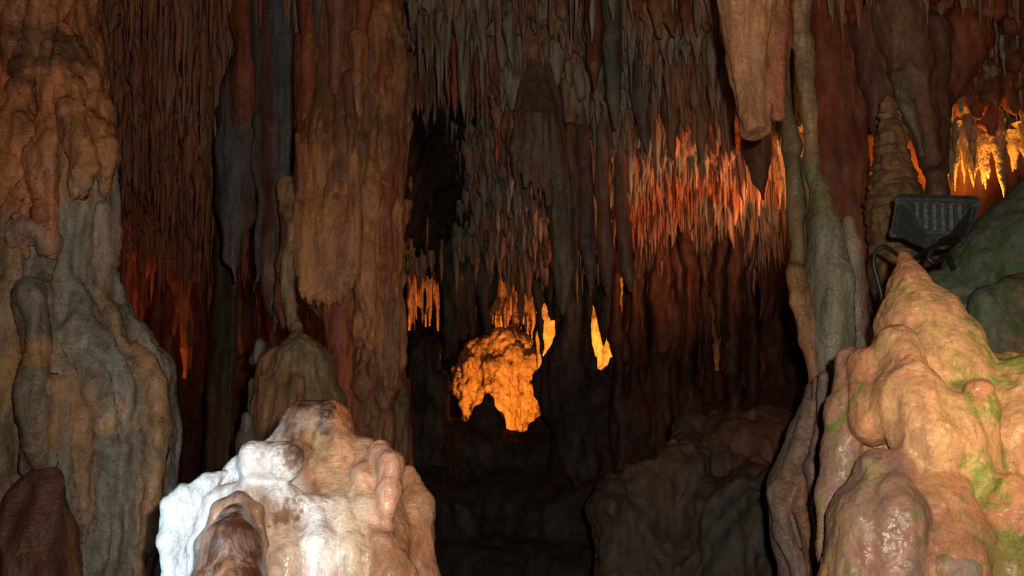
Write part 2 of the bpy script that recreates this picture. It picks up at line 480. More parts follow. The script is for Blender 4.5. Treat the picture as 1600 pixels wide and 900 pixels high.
# long grey folds sweeping down and out to the right
_ = 0
FOLD = [(-10, 0.0), (14, 0.04), (34, 0.1), (52, 0.22), (70, 0.36), (88, 0.5), (104, 0.66), (120, 0.8), (134, 0.92), (146, 1.0)]
for i, (x0, t) in enumerate(FOLD):
    w = 13 + 5 * math.sin(i * 2.1)
    spread = lambda y: x0 + t * max(0.0, min(1.0, (y - 470) / 150.0)) * 92 - t * max(0, y - 690) * 0.10 + 7 * math.sin(y / 58.0 + i * 1.3)
    y_top = 225 + 14 * (i % 3) if x0 > 90 else 372 + 10 * (i % 3)
    pts = []
    for y in np.linspace(y_top, 980, 13):
        bulge = 0.05 * math.sin(y / 90.0 + i * 0.9)
        Y = 4.26 - 0.10 * math.sin(min(1, max(0, (y - 420) / 300)) * 3.14 * 0.6) + 0.10 * t * t + bulge * 0.6
        pts.append((spread(y), y, Y, w * (0.75 if y < 470 else 1.15 + 0.25 * math.sin(y / 70.0 + i * 2.0))))
    r.chain(LG if i % 4 != 1 else (0.36, 0.19, 0.09), pts)
for i, (x0, t) in enumerate(((160, 0.98), (150, 0.9))):
    r.chain(LG, [(150 - 6 * i, 240, 4.40, 34), (140, 320, 4.40, 34), (134, 430, 4.40, 36), (150, 510, 4.44, 48), (195 - 20 * i, 590, 4.50, 60), (205 - 20 * i, 690, 4.50, 64), (196 - 20 * i, 800, 4.50, 60), (190 - 20 * i, 980, 4.50, 58)])
r.chain(LG, [(-10, 356, 4.20, 18), (40, 362, 4.18, 16), (80, 380, 4.22, 12)])
r.chain((0.20, 0.17, 0.135), [(54, 462, 4.08, 17), (54, 540, 4.10, 12), (62, 640, 4.08, 22), (66, 720, 4.08, 20)])
r.chain((0.42, 0.20, 0.07), [(90, 600, 4.1, 10), (85, 690, 4.08, 9)])
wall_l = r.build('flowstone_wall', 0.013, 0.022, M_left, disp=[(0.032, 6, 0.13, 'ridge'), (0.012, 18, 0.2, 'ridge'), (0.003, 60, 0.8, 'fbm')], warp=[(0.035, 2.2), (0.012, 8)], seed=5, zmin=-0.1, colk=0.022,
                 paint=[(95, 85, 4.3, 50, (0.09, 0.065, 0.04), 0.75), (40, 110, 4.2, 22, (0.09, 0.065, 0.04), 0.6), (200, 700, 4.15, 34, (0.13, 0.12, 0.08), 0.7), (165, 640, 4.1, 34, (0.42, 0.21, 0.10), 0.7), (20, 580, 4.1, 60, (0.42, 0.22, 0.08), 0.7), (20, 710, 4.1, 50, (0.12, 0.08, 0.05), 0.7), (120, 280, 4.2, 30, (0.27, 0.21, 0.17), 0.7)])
tag(wall_l, 'tall grey and orange flowstone wall filling the left edge', 'rock formation')
r = Rock()
r.chain((0.12, 0.055, 0.04), [(66, 770, 4.08, 34), (60, 830, 4.06, 46), (52, 960, 4.04, 60)])
r.chain((0.12, 0.055, 0.04), [(40, 790, 4.06, 26), (28, 880, 4.02, 34), (24, 960, 4.0, 40)])
r.build('knob', 0.011, 0.03, M_left, disp=[(0.035, 7, 0.25, 'ridge'), (0.008, 12, 0.5, 'fbm')], warp=[(0.025, 5)], parent=wall_l, seed=9, zmin=0.3)

# big stalactite and dark ribs left of the central column
r = Rock()
r.chain(RED, [(388, -140, 7.8, 26), (388, 40, 7.8, 23), (386, 180, 7.8, 17)])
r.chain(SLATE, [(380, 120, 7.9, 26), (372, 230, 7.9, 29), (370, 330, 7.9, 24), (366, 400, 7.9, 8), (366, 440, 7.9, 3)])
r.chain(SLATE, [(350, 180, 8.0, 12), (352, 320, 8.0, 10), (356, 380, 8.0, 4)])
tag(r.build('stalactite', 0.02, 0.10, M_col, disp=[(0.012, 12, 0.15, 'ridge')], warp=[(0.03, 3)], seed=11),
    'big stalactite, red above and slate grey below, left of the central column', 'stalactite')
r = Rock()
for x, y0, y1, w in ((415, -100, 480, 11), (432, -100, 500, 9), (402, -60, 440, 8), (446, -80, 360, 9), (425, 200, 520, 8)):
    r.chain(DKRED if x % 2 else SLATE, [(x, y0, 7.6, w * 1.3), (x + 2, (y0 + y1) / 2, 7.6, w), (x + 4, y1, 7.6, 3)])
tag(r.build('rib_curtain', 0.018, 0.05, M_col, disp=[(0.010, 14, 0.15, 'ridge')], warp=[(0.03, 3)], seed=13),
    'narrow dark ribbed curtain along the left flank of the central column', 'curtain')
r = Rock()
r.chain((0.10, 0.07, 0.05), [(352, 330, 10.2, 14), (346, 480, 10.2, 18), (343, 620, 10.2, 19), (338, 800, 10.2, 24)])
r.chain((0.10, 0.07, 0.05), [(362, 380, 10.1, 7), (358, 560, 10.1, 8), (352, 760, 10.1, 12)])
tag(r.build('dark_column', 0.025, 0.07, M_col, disp=[(0.012, 9, 0.12, 'ridge')], warp=[(0.04, 2)], seed=15),
    'thin dark column standing behind, between left wall and central column', 'column')

r = Rock()
fg = np.random.default_rng(29)
for i in range(30):
    x = fg.uniform(120, 440); Y = fg.uniform(13.4, 14.6); yb = fg.uniform(430, 600)
    r.chain(BROWN if fg.random() < 0.6 else RED, [(x, 150, Y, 9), (x + fg.uniform(-3, 3), 330, Y, fg.uniform(6, 11)), (x + fg.uniform(-3, 3), yb - 50, Y, fg.uniform(4, 9)), (x, yb, Y, 2)])
for i in range(14):
    x = 130 + i * 23
    r.chain(DKRED, [(x, 430, 15.2, 14), (x, 560, 15.1, 16), (x + 4, 680, 14.9, 20), (x, 800, 14.8, 26)])
tag(r.build('back_curtain', 0.035, 0.06, M_slabs, disp=[(0.03, 6, 0.2, 'ridge')], warp=[(0.05, 2)], seed=18), 'dim rusty curtain deep behind, between left wall and central column', 'curtain')

# central column
column = Rock()
c = column
c.chain(BROWN, [(545, -160, 7.35, 74), (545, 120, 7.35, 78), (540, 330, 7.35, 82), (545, 430, 7.35, 78), (566, 500, 7.38, 54), (588, 600, 7.4, 46), (600, 760, 7.4, 46), (600, 1100, 7.4, 60)])
RIBS = ((482, -140, 200, 14, RED, 7.02), (500, -140, 90, 11, SLATE, 7.02), (526, -140, 150, 15, (0.30, 0.12, 0.08), 6.95), (552, -140, 60, 10, GREY, 7.0),
        (570, -140, 90, 14, RED, 6.98), (470, 60, 300, 9, DKRED, 7.1), (560, 60, 190, 13, TAN, 6.95), (545, 120, 260, 9, BROWN, 6.93))
curtain = Rock()
for x, y0, y1, w, col, Y in ((506, 120, 440, 26, TAN, 6.98), (486, 160, 460, 20, TAN, 7.0), (530, 180, 445, 24, TAN, 6.97), (470, 240, 380, 15, BROWN, 7.05)):
    curtain.chain(col, [(x, y0, Y + 0.12, w * 0.5), (x, y0 + 120, Y + 0.05, w), (x, y1 - 50, Y + 0.03, w * 0.8), (x, y1 + 14, Y + 0.08, w * 0.15)])
for i, (x, yt) in enumerate(((466, 430), (474, 466), (483, 474), (491, 468), (499, 480), (508, 474), (516, 482), (525, 472), (533, 478), (542, 462), (550, 448), (558, 430))):
    curtain.chain(TAN if i % 4 else (0.40, 0.15, 0.07), [(x - 1, 210 + 17 * (i % 5), 7.0, 4), (x, yt - 110, 6.90, 7.5), (x, yt - 15, 6.89, 5.5), (x, yt, 6.90, 2)])
c.chain((0.33, 0.22, 0.12), [(453, 285, 7.0, 9), (450, 330, 6.95, 12), (452, 430, 6.95, 10), (458, 480, 6.93, 8), (464, 530, 6.85, 8)])
c.chain(DKRED, [(440, 300, 7.1, 7), (440, 480, 7.1, 6), (445, 510, 7.1, 3)])
cg = np.random.default_rng(61)
for i in range(60):
    x, y = cg.uniform(578, 626), cg.uniform(0, 285); w = cg.uniform(4, 12)
    if 165 < y < 215: x += 8
    dx = cg.uniform(-8, 8)
    c.chain(TAN if cg.random() < 0.5 else (BROWN if cg.random() < 0.6 else RED), [(x, y, 7.05 + 0.012 * abs(x - 595) * 0.3, w), (x + dx, y + cg.uniform(6, 40), 7.03 + 0.012 * abs(x - 595) * 0.3, w * 0.6)])
c.chain(BROWN, [(598, -140, 7.2, 30), (602, 120, 7.2, 28), (606, 200, 7.15, 26), (604, 290, 7.15, 26)])
for x, y0, y1, w, col, Y in ((580, 260, 560, 17, TAN, 6.98), (565, 300, 520, 14, BROWN, 7.0), (604, 270, 470, 16, RED, 7.02), (622, 290, 600, 13, TAN, 7.08), (610, 330, 640, 15, BROWN, 7.05),
                             (592, 440, 620, 13, BROWN, 7.03), (552, 470, 560, 13, RED, 7.02), (562, 480, 540, 9, TAN, 6.98), (545, 480, 600, 10, RED, 7.1), (575, 560, 690, 16, BROWN, 7.08),
                             (602, 580, 760, 18, BROWN, 7.12), (624, 600, 760, 12, (0.10, 0.08, 0.06), 7.2)):
    c.chain(col, [(x, y0, Y + 0.04, w * 0.6), (x, y0 + 40, Y, w), (x, y1 - 40, Y, w * 0.85), (x - 2, y1, Y + 0.03, w * 0.25)])
c.chain(RED, [(530, 480, 7.15, 26), (532, 560, 7.15, 22), (545, 640, 7.15, 26), (552, 760, 7.15, 30)])
column_ob = c.build('central_column', 0.0135, 0.026, M_col, disp=[(0.016, 13, 0.10, 'ridge'), (0.008, 36, 0.25, 'fbm')], warp=[(0.03, 3), (0.014, 9)], seed=21, zmin=-0.4, colk=0.014)
for q, (x, y0, y1, w, col, Y) in enumerate(RIBS):
    rr_ = Rock(); rr_.chain(col, [(x, y0, Y, w * 1.2), (x, (y0 + y1) / 2, Y, w), (x - 2, y1 - 20, Y + 0.03, w * 0.6), (x - 3, y1, Y + 0.06, w * 0.25)])
    rr_.build('rib', 0.015, 0.03, M_col, disp=[(0.008, 14, 0.12, 'ridge')], warp=[(0.02, 4)], parent=column_ob, seed=200 + q)
curtain.build('curtain', 0.0125, 0.016, M_col, disp=[(0.005, 16, 0.06, 'ridge'), (0.002, 40, 0.3, 'fbm')], warp=[(0.018, 3), (0.004, 10)], parent=column_ob, seed=22, colk=0.014)
tag(column_ob, 'massive tan and red column with draped curtains reaching the ceiling', 'column')
r = Rock()
r.chain((0.26, 0.19, 0.10), [(466, 545, 6.62, 20), (468, 575, 6.62, 50), (472, 640, 6.62, 66), (475, 740, 6.62, 80), (475, 1150, 6.6, 110)])
r.chain((0.34, 0.15, 0.08), [(428, 570, 6.6, 26), (424, 640, 6.6, 32), (436, 760, 6.6, 40)])
r.chain(GREY, [(404, 538, 6.72, 9), (402, 560, 6.72, 12)])
r.chain(GREY, [(402, 600, 6.74, 12), (398, 640, 6.74, 10)])
r.chain((0.30, 0.20, 0.11), [(463, 508, 6.72, 7), (463, 535, 6.66, 12), (466, 560, 6.6, 22)])
for i in range(8):
    x = 402 + i * 9
    r.chain((0.33, 0.15, 0.08), [(x + 6, 590 + (i % 3) * 8, 6.45 - 0.016 * i, 5), (x, 760, 6.32 - 0.02 * i, 6)])
tag(r.build('stalagmite', 0.013, 0.05, M_col, disp=[(0.010, 16, 0.12, 'ridge')], warp=[(0.02, 4)], seed=23),
    'round olive stalagmite boss with red flutes under the central column', 'stalagmite')
r = Rock()
r.chain(GREY, [(386, 652, 6.5, 10), (384, 690, 6.5, 13), (384, 800, 6.5, 22), (384, 1150, 6.5, 30)])
tag(r.build('stalagmite', 0.015, 0.05, M_col, disp=[(0.008, 12, 0.3, 'fbm')], seed=25), 'small grey stalagmite peeking left of the red-fluted boss', 'stalagmite')

# broom-like drapery and long stalactite in the middle
r = Rock()
for i in range(16):
    t = i / 15
    x1 = 800 + 85 * t
    y1 = 262 + 55 * t + 14 * math.sin(i * 2.3)
    r.chain((0.20, 0.15, 0.10) if i % 3 else BROWN, [(828 + 26 * t, 60 + 50 * (i % 2), 9.25, 5), (812 + 50 * t, 180, 9.05 - 0.12 * math.sin(t * 3) - 0.04 * (i % 2), 6.5), (x1, y1 - 30, 9.0, 6), (x1 + 3, y1 + 12, 9.0, 2)])
r.chain((0.19, 0.14, 0.10), [(862, -120, 9.3, 12), (862, 120, 9.2, 15), (870, 250, 9.1, 19), (876, 330, 9.05, 20), (880, 420, 9.05, 18), (880, 470, 9.05, 11), (879, 492, 9.05, 3)])
r.chain(BROWN, [(893, 200, 9.1, 9), (897, 330, 9.1, 10), (893, 420, 9.1, 5)])
r.chain(GREY, [(858, 300, 9.05, 6), (862, 370, 9.05, 2)])
tag(r.build('stalactite', 0.016, 0.02, M_col, disp=[(0.010, 14, 0.12, 'ridge'), (0.005, 30, 0.4, 'fbm')], warp=[(0.025, 3)], seed=31, colk=0.012),
    'longest grey-brown stalactite with a broom-like drapery, hanging in the middle', 'stalactite')

def hanging(label, col, nodes, Y, mat=None, vox=0.014, seed=0, extra=(), k=0.04, warp=0.02, group=None):
    r = Rock(); r.chain(col, nodes, y=Y)
    for cc, nn in extra: r.chain(cc, nn, y=Y)
    o = r.build('stalactite', vox, k, mat or M_col, disp=[(0.008, 14, 0.15, 'ridge')], warp=[(warp, 4)], seed=seed)
    return tag(o, label, 'stalactite', group)

hanging('slim dark red stalactite at the top, right of the long middle one', (0.20, 0.06, 0.035), [(926, -120, 16), (928, 40, 13), (930, 100, 9), (931, 140, 2)], 7.6, seed=41)
hanging('grey stalactite pressed beside the slim dark red one', GREEN_GREY, [(952, -120, 20), (956, 60, 16), (958, 150, 11), (960, 200, 3)], 7.9, seed=42)
hanging('orange-brown slanting stalactite near the top, left of the broken one', (0.38, 0.17, 0.08), [(1008, -120, 9), (1022, 10, 9), (1032, 58, 3)], 7.2, seed=43, extra=[(BROWN, [(1030, -120, 10), (1046, 30, 8), (1050, 55, 3)])])
hanging('small red-brown stalactite between the slanting one and the broken one', RED, [(1064, -120, 12), (1066, 20, 9), (1068, 52, 2)], 7.3, seed=44)
hanging('broad dull stalactite ending above the orange-lit fringe', GREY, [(998, -60, 14), (1002, 140, 16), (1008, 210, 8), (1010, 240, 2)], 8.6, seed=45)
hanging('purple-brown stalactite hanging left of the orange-lit fringe', (0.18, 0.11, 0.10), [(908, 120, 8), (910, 250, 13), (918, 380, 14), (924, 430, 8), (926, 455, 2)], 9.6, seed=46, vox=0.018)
hanging('pale brown stalactite at the lower left of the orange-lit fringe', (0.26, 0.15, 0.11), [(936, 120, 6), (942, 300, 11), (948, 400, 13), (950, 440, 7), (951, 462, 2)], 9.6, seed=47, vox=0.018, extra=[((0.26, 0.15, 0.11), [(964, 120, 6), (972, 330, 10), (980, 420, 10), (984, 455, 3)])])
hanging('flat leaf-shaped stalactite lit orange below the broken one', (0.30, 0.13, 0.07), [(1180, 100, 22), (1182, 230, 22), (1186, 280, 12), (1190, 314, 2)], 9.0, seed=48, vox=0.018)

# broken blunt stalactite, top right
r = Rock()
BL = (0.56, 0.27, 0.13); BR = (0.38, 0.12, 0.06)
r.chain(BL, [(1160, -140, 4.6, 52), (1166, 40, 4.6, 42), (1174, 140, 4.6, 28), (1177, 200, 4.6, 21), (1178, 250, 4.6, 18)])
r.chain(BR, [(1198, -140, 4.62, 44), (1202, 60, 4.62, 31), (1205, 140, 4.62, 22), (1208, 172, 4.64, 17)])
r.chain(BL, [(1140, -140, 4.58, 26), (1150, 60, 4.56, 18), (1164, 180, 4.56, 10), (1168, 206, 4.58, 7)])
r.chain(BL, [(1182, -140, 4.52, 14), (1184, 60, 4.52, 9), (1186, 160, 4.54, 6)])
r.chain(BR, [(1214, 100, 4.56, 9), (1216, 182, 4.58, 7)])
cutp = W(1176, 212, 4.6)
blunt = r.build('broken_stalactite', 0.009, 0.022, M_col, cut=[(cutp, (0.16, -0.25, -1.0))], disp=[(0.010, 13, 0.08, 'ridge'), (0.003, 30, 0.8, 'fbm')], warp=[(0.018, 4), (0.005, 16)], seed=51, colk=0.012)
tag(blunt, 'thick blunt orange stalactite with a broken-off flat end, top right', 'stalactite')

# ------------------------------------------------------------------ right side: slender columns
r = Rock()
r.chain(OLIVE, [(1226, 150, 5.3, 8), (1238, 230, 5.3, 13), (1246, 330, 5.25, 14), (1246, 420, 5.2, 13)])
r.chain((0.36, 0.19, 0.09), [(1246, 425, 5.15, 15), (1252, 470, 5.1, 17), (1264, 530, 5.1, 12), (1278, 600, 5.1, 9), (1290, 720, 5.1, 8)])
r.chain((0.30, 0.19, 0.10), [(1262, 250, 5.3, 6), (1262, 320, 5.3, 7), (1256, 420, 5.25, 7)])
r.chain((0.16, 0.17, 0.13), [(1220, -140, 5.6, 8), (1226, 60, 5.5, 8), (1232, 180, 5.4, 9)])
tag(r.build('slender_column', 0.0105, 0.03, M_col, disp=[(0.006, 16, 0.3, 'fbm')], warp=[(0.02, 5)], seed=61), 'crooked olive pillar turning tan, leftmost of the slender right columns', 'column')
r = Rock()
r.chain((0.36, 0.22, 0.12), [(1246, -140, 5.2, 18), (1254, 60, 5.2, 16), (1264, 170, 5.2, 13), (1272, 250, 5.2, 12)])
r.chain((0.20, 0.20, 0.09), [(1272, 250, 5.2, 13), (1280, 320, 5.15, 17), (1284, 350, 5.12, 24)])
r.chain((0.23, 0.22, 0.16), [(1290, 370, 5.1, 28), (1296, 440, 5.1, 33), (1300, 530, 5.1, 30), (1306, 640, 5.1, 26), (1306, 800, 5.1, 30), (1306, 1300, 5.1, 40)])
tag(r.build('slender_column', 0.0105, 0.035, M_col, disp=[(0.006, 16, 0.3, 'fbm'), (0.003, 40, 2.0, 'fbm')], warp=[(0.02, 5)], seed=63), 'tan rod-like pillar swelling into a grey-green foot', 'column')
r = Rock()
r.chain((0.21, 0.20, 0.17), [(1326, 345, 5.2, 10), (1330, 380, 5.2, 17), (1336, 450, 5.2, 18), (1344, 530, 5.2, 17), (1350, 800, 5.2, 26), (1350, 1300, 5.2, 34)])
tag(r.build('stalagmite', 0.0105, 0.03, M_col, disp=[(0.005, 18, 0.4, 'fbm')], warp=[(0.012, 5)], seed=65), 'narrow grey finger stalagmite beside the grey-green pillar foot', 'stalagmite')

# wavy dark drapery below the slender columns
r = Rock()
PG = (0.20, 0.145, 0.125)
r.chain(PG, [(1272, 610, 4.6, 14), (1262, 680, 4.55, 26), (1245, 760, 4.5, 42), (1255, 850, 4.5, 42), (1275, 980, 4.5, 48), (1285, 1300, 4.5, 60)])
r.chain(PG, [(1258, 630, 4.45, 9), (1244, 700, 4.4, 10), (1218, 770, 4.35, 16), (1226, 830, 4.35, 14), (1248, 900, 4.35, 16), (1255, 980, 4.35, 20)])
r.chain((0.25, 0.13, 0.09), [(1280, 600, 4.5, 10), (1276, 660, 4.42, 10), (1262, 720, 4.38, 12), (1250, 790, 4.3, 10), (1268, 860, 4.3, 10), (1280, 960, 4.3, 14)])
r.chain(PG, [(1290, 590, 4.3, 9), (1288, 670, 4.25, 10), (1272, 730, 4.2, 12), (1280, 800, 4.2, 11), (1290, 900, 4.2, 14), (1290, 1000, 4.2, 18)])
tag(r.build('drapery', 0.0105, 0.03, M_left, disp=[(0.006, 14, 0.4, 'fbm')], warp=[(0.02, 5)], seed=67), 'wavy grey-brown drapery folds left of the yellow stalagmite', 'drapery')

# red wall slabs behind
r = Rock()
for x, w in ((1288, 20), (1306, 22), (1322, 20), (1340, 17)):
    r.chain(RED if x != 1306 else (0.22, 0.085, 0.05), [(x - 6, -160, 7.3, w), (x, 100, 7.3, w), (x + 1, 260, 7.3, w - 1), (x + 8, 330, 7.3, w), (x + 10, 700, 7.3, w + 10), (x + 10, 1000, 7.3, w + 14)])
r.chain((0.25, 0.10, 0.06), [(1345, 60, 7.25, 20), (1346, 130, 7.2, 15), (1350, 165, 7.2, 11), (1351, 178, 7.2, 6)])
tag(r.build('rock_slab', 0.02, 0.06, M_slabs, disp=[(0.010, 9, 0.25, 'ridge'), (0.006, 24, 0.4, 'fbm')], warp=[(0.03, 2.5)], seed=71), 'flat red-brown rock slab behind the tan rod-like pillar', 'rock')
r = Rock()
CN = (0.27, 0.16, 0.085)
r.chain(CN, [(1386, 158, 6.3, 9), (1390, 195, 6.3, 15), (1396, 215, 6.3, 23), (1398, 255, 6.3, 28), (1398, 300, 6.3, 36), (1402, 360, 6.3, 42), (1406, 480, 6.3, 50), (1410, 900, 6.3, 70), (1410, 1100, 6.3, 80)])
tag(r.build('stalagmite', 0.012, 0.03, M_left, disp=[(0.016, 9, 1.9, 'lump'), (0.006, 26, 1.2, 'fbm')], warp=[(0.025, 5)], seed=73), 'knobbly brown stalagmite rising behind the floodlight', 'stalagmite')
r = Rock()
SL = (0.24, 0.12, 0.075)
r.chain(SL, [(1400, 20, 6.9, 40), (1424, 110, 6.9, 30), (1440, 190, 6.9, 24), (1452, 250, 6.9, 18)])
r.chain(SL, [(1440, 60, 7.0, 40), (1456, 160, 7.0, 26), (1463, 300, 7.0, 15), (1466, 420, 7.0, 14), (1466, 700, 7.0, 20)])
r.chain((0.26, 0.22, 0.17), [(1404, 120, 6.8, 9), (1416, 170, 6.8, 9), (1436, 240, 6.8, 6)])
r.chain(RED, [(1500, 60, 7.1, 50), (1480, 150, 7.05, 16)])
r.chain((0.22, 0.10, 0.07), [(1360, 40, 7.1, 30), (1372, 130, 7.1, 26), (1376, 200, 7.1, 18)])
tag(r.build('rock_slab', 0.018, 0.06, M_slabs, disp=[(0.012, 9, 0.5, 'ridge'), (0.006, 24, 0.6, 'fbm')], warp=[(0.03, 2.5)], seed=75), 'slanting brown rock slab leaning above the floodlight', 'rock')
# red wall of the lit alcove, top right
r = Rock()
for i in range(16):
    x = 1340 + i * 24
    r.chain((0.20, 0.05, 0.02) if i % 3 else (0.16, 0.05, 0.025), [(x, 230, 9.3, 22), (x + 4, 330, 9.3, 22), (x, 700, 9.3, 26)])
tag(r.build('alcove_wall', 0.028, 0.09, M_slabs, disp=[(0.02, 6, 0.3, 'ridge'), (0.01, 18, 0.5, 'fbm')], warp=[(0.06, 2)], seed=77), 'red rock wall of the brightly lit alcove at the right edge', 'rock')

# rough overhang above the alcove
r = Rock()
og = np.random.default_rng(19)
for i in range(95):
    x = og.uniform(1300, 1680); t = og.random()
    y = -60 + t * (238 + 0.12 * (x - 1480)); Y = 6.6 + 1.3 * t
    if x < 1480 and y > 120: continue
    r.chain(RED if og.random() < 0.6 else BROWN, [(x, y - 30, Y + 0.1, 24), (x + og.uniform(-6, 10), y + og.uniform(5, 30), Y, og.uniform(5, 13))])
tag(r.build('overhang', 0.022, 0.05, M_slabs, disp=[(0.03, 7, 0.6, 'lump'), (0.012, 20, 0.6, 'fbm')], warp=[(0.05, 3)], seed=78), 'rough red rock overhang in the upper right corner', 'rock')

# ------------------------------------------------------------------ far chamber
r = Rock()   # lit cascade
AM = (0.50, 0.36, 0.22)
for (x, y0, y1, w, Y) in ((722, 580, 606, 13, 17.6), (730, 560, 600, 12, 17.7), (742, 552, 640, 18, 17.7), (765, 545, 690, 20, 17.7), (790, 535, 700, 22, 17.6), (812, 540, 690, 18, 17.7), (826, 560, 690, 17, 17.8), (840, 596, 640, 14, 17.8), (803, 522, 560, 13, 17.9), (780, 600, 720, 20, 17.4)):
    r.chain(AM, [(x, y0, Y, w), (x - 2, y1, Y - 0.15, w * 1.15)])
rg = np.random.default_rng(3)
for i in range(46):
    x, y = rg.uniform(722, 842), rg.uniform(540, 665)
    r.chain(AM, [(x, y, 17.35, 6 + 4 * rg.random()), (x, y + 14 + 20 * rg.random(), 17.33, 3)])
tag(r.build('flowstone_mound', 0.03, 0.06, M_amber, disp=[(0.02, 4, 0.5, 'lump'), (0.04, 9, 0.45, 'ridge'), (0.022, 22, 1.3, 'ridge')], warp=[(0.07, 2.5)], seed=81), 'flowstone mound glowing orange in the far chamber', 'flowstone')

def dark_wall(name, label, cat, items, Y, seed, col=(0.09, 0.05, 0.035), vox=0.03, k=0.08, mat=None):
    r = Rock()
    for it in items:
        r.chain(col, [(x, y, Y + dy, w) for (x, y, w, dy) in it])
    o = r.build(name, vox, k, mat or M_dark, disp=[(0.03, 5, 0.25, 'ridge'), (0.015, 14, 0.4, 'fbm')], warp=[(0.07, 1.8)], seed=seed)
    return tag(o, label, cat)

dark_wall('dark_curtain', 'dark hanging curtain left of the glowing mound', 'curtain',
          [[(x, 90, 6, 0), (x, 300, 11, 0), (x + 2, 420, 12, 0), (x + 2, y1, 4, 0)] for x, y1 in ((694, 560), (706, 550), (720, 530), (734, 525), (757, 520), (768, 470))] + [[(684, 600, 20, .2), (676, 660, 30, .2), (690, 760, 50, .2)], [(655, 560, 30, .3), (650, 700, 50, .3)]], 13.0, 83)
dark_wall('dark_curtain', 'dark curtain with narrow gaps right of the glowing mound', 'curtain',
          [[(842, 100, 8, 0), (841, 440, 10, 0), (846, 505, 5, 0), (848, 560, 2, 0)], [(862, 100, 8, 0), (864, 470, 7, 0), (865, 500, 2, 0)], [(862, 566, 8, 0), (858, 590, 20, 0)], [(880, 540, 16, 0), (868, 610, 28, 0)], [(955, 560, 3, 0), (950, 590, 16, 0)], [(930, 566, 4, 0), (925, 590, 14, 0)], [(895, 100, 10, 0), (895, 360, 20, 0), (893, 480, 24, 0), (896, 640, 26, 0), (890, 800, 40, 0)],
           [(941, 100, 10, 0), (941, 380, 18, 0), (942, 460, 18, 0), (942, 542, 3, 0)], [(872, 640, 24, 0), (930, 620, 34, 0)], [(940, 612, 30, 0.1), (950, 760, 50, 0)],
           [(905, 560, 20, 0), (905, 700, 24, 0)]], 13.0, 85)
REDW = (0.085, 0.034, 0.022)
wg = np.random.default_rng(44)
items = []
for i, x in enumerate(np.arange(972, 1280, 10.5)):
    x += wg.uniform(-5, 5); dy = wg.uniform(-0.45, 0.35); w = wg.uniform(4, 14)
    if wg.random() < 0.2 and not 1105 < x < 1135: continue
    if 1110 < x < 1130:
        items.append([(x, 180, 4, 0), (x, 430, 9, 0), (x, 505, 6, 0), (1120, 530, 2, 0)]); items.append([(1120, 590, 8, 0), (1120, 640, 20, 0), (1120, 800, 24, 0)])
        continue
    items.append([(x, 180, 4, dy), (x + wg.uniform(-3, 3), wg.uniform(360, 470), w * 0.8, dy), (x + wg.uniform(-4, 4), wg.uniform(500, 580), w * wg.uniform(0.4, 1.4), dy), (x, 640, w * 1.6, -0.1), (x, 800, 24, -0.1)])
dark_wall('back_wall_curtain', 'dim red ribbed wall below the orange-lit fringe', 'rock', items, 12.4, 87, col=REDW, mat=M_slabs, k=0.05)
r = Rock()
for i, x in enumerate(range(848, 990, 14)):
    r.chain(AM, [(x, 440, 15.9, 11), (x, 500, 15.8 + 0.1 * (i % 2), 9), (x + 1, 620, 15.9, 10)])
tag(r.build('niche_wall', 0.03, 0.05, M_amber, disp=[(0.03, 6, 0.3, 'ridge')], warp=[(0.04, 2.5)], seed=88), 'bright amber flowstone seen through the gaps of the dark curtain', 'flowstone')
r = Rock()
r.chain(AM, [(1118, 470, 13.4, 10), (1120, 540, 13.3, 8), (1124, 578, 13.3, 6), (1122, 680, 13.4, 16)])
r.chain(AM, [(1110, 440, 13.6, 12), (1132, 440, 13.6, 12), (1130, 620, 13.6, 16), (1108, 640, 13.6, 16)])
tag(r.build('flowstone_spike', 0.03, 0.05, M_amber, disp=[(0.02, 6, 0.3, 'ridge')], seed=89), 'small orange-lit spike in a slit of the dim red wall', 'flowstone')
# lit stalactites of the far fringe
def fringe(name, label, x0, x1, y0, y1, Y, n, seed):
    r = Rock(); g = np.random.default_rng(seed)
    for i in range(n):
        x = g.uniform(x0, x1); t = g.uniform(-1, 0); dy = g.uniform(-0.7, 0.7)
        yt = y0 + (y1 - y0) * g.uniform(0.3, 1.0)
        r.chain(AM, [(x, y0 - 60, Y + dy, 5), (x, (y0 + yt) / 2, Y + dy, 3.6), (x, yt, Y + dy, 1.2)])
    o = r.build(name, 0.022, 0.025, M_amber, disp=[(0.01, 10, 0.3, 'fbm')], warp=[(0.03, 3)], seed=seed)
    return tag(o, label, 'stalactites', kind='stuff')
fringe('stalactite_fringe', 'orange-lit stalactite fringe right of the central column', 608, 692, 330, 525, 16.4, 80, 5)
fringe('stalactite_fringe', 'orange-lit stalactite fringe above the glowing mound', 760, 850, 400, 535, 18.9, 90, 6)

# dark rocks on the floor
dark_wall('rock_ridge', 'black rock ridge with stubby stalagmites before the glowing mound', 'rock',
          [[(762, 626, 11, 0), (764, 660, 18, 0), (764, 760, 30, 0)], [(742, 640, 10, 0), (740, 700, 22, 0)], [(840, 670, 12, 0), (856, 668, 16, 0), (880, 690, 26, 0)], [(700, 690, 36, 0), (780, 720, 44, 0), (860, 720, 44, 0), (930, 710, 50, 0)], [(640, 680, 40, 0), (700, 720, 40, 0)]], 14.0, 91)
dark_wall('rock_ridge', 'low black rock ridge on the floor at the bottom centre', 'rock',
          [[(640, 800, 60, 0), (720, 810, 50, .2), (800, 800, 56, .3), (880, 815, 50, .1), (960, 800, 60, 0)], [(690, 760, 26, .6), (700, 860, 60, .2)], [(800, 745, 10, .8), (803, 800, 20, .7)], [(860, 770, 30, .5), (870, 860, 60, .2)],
           [(660, 900, 70, 0), (780, 910, 70, 0), (900, 910, 70, 0), (980, 920, 70, 0)]], 9.2, 92, col=(0.02, 0.018, 0.018), mat=M_black, vox=0.028)
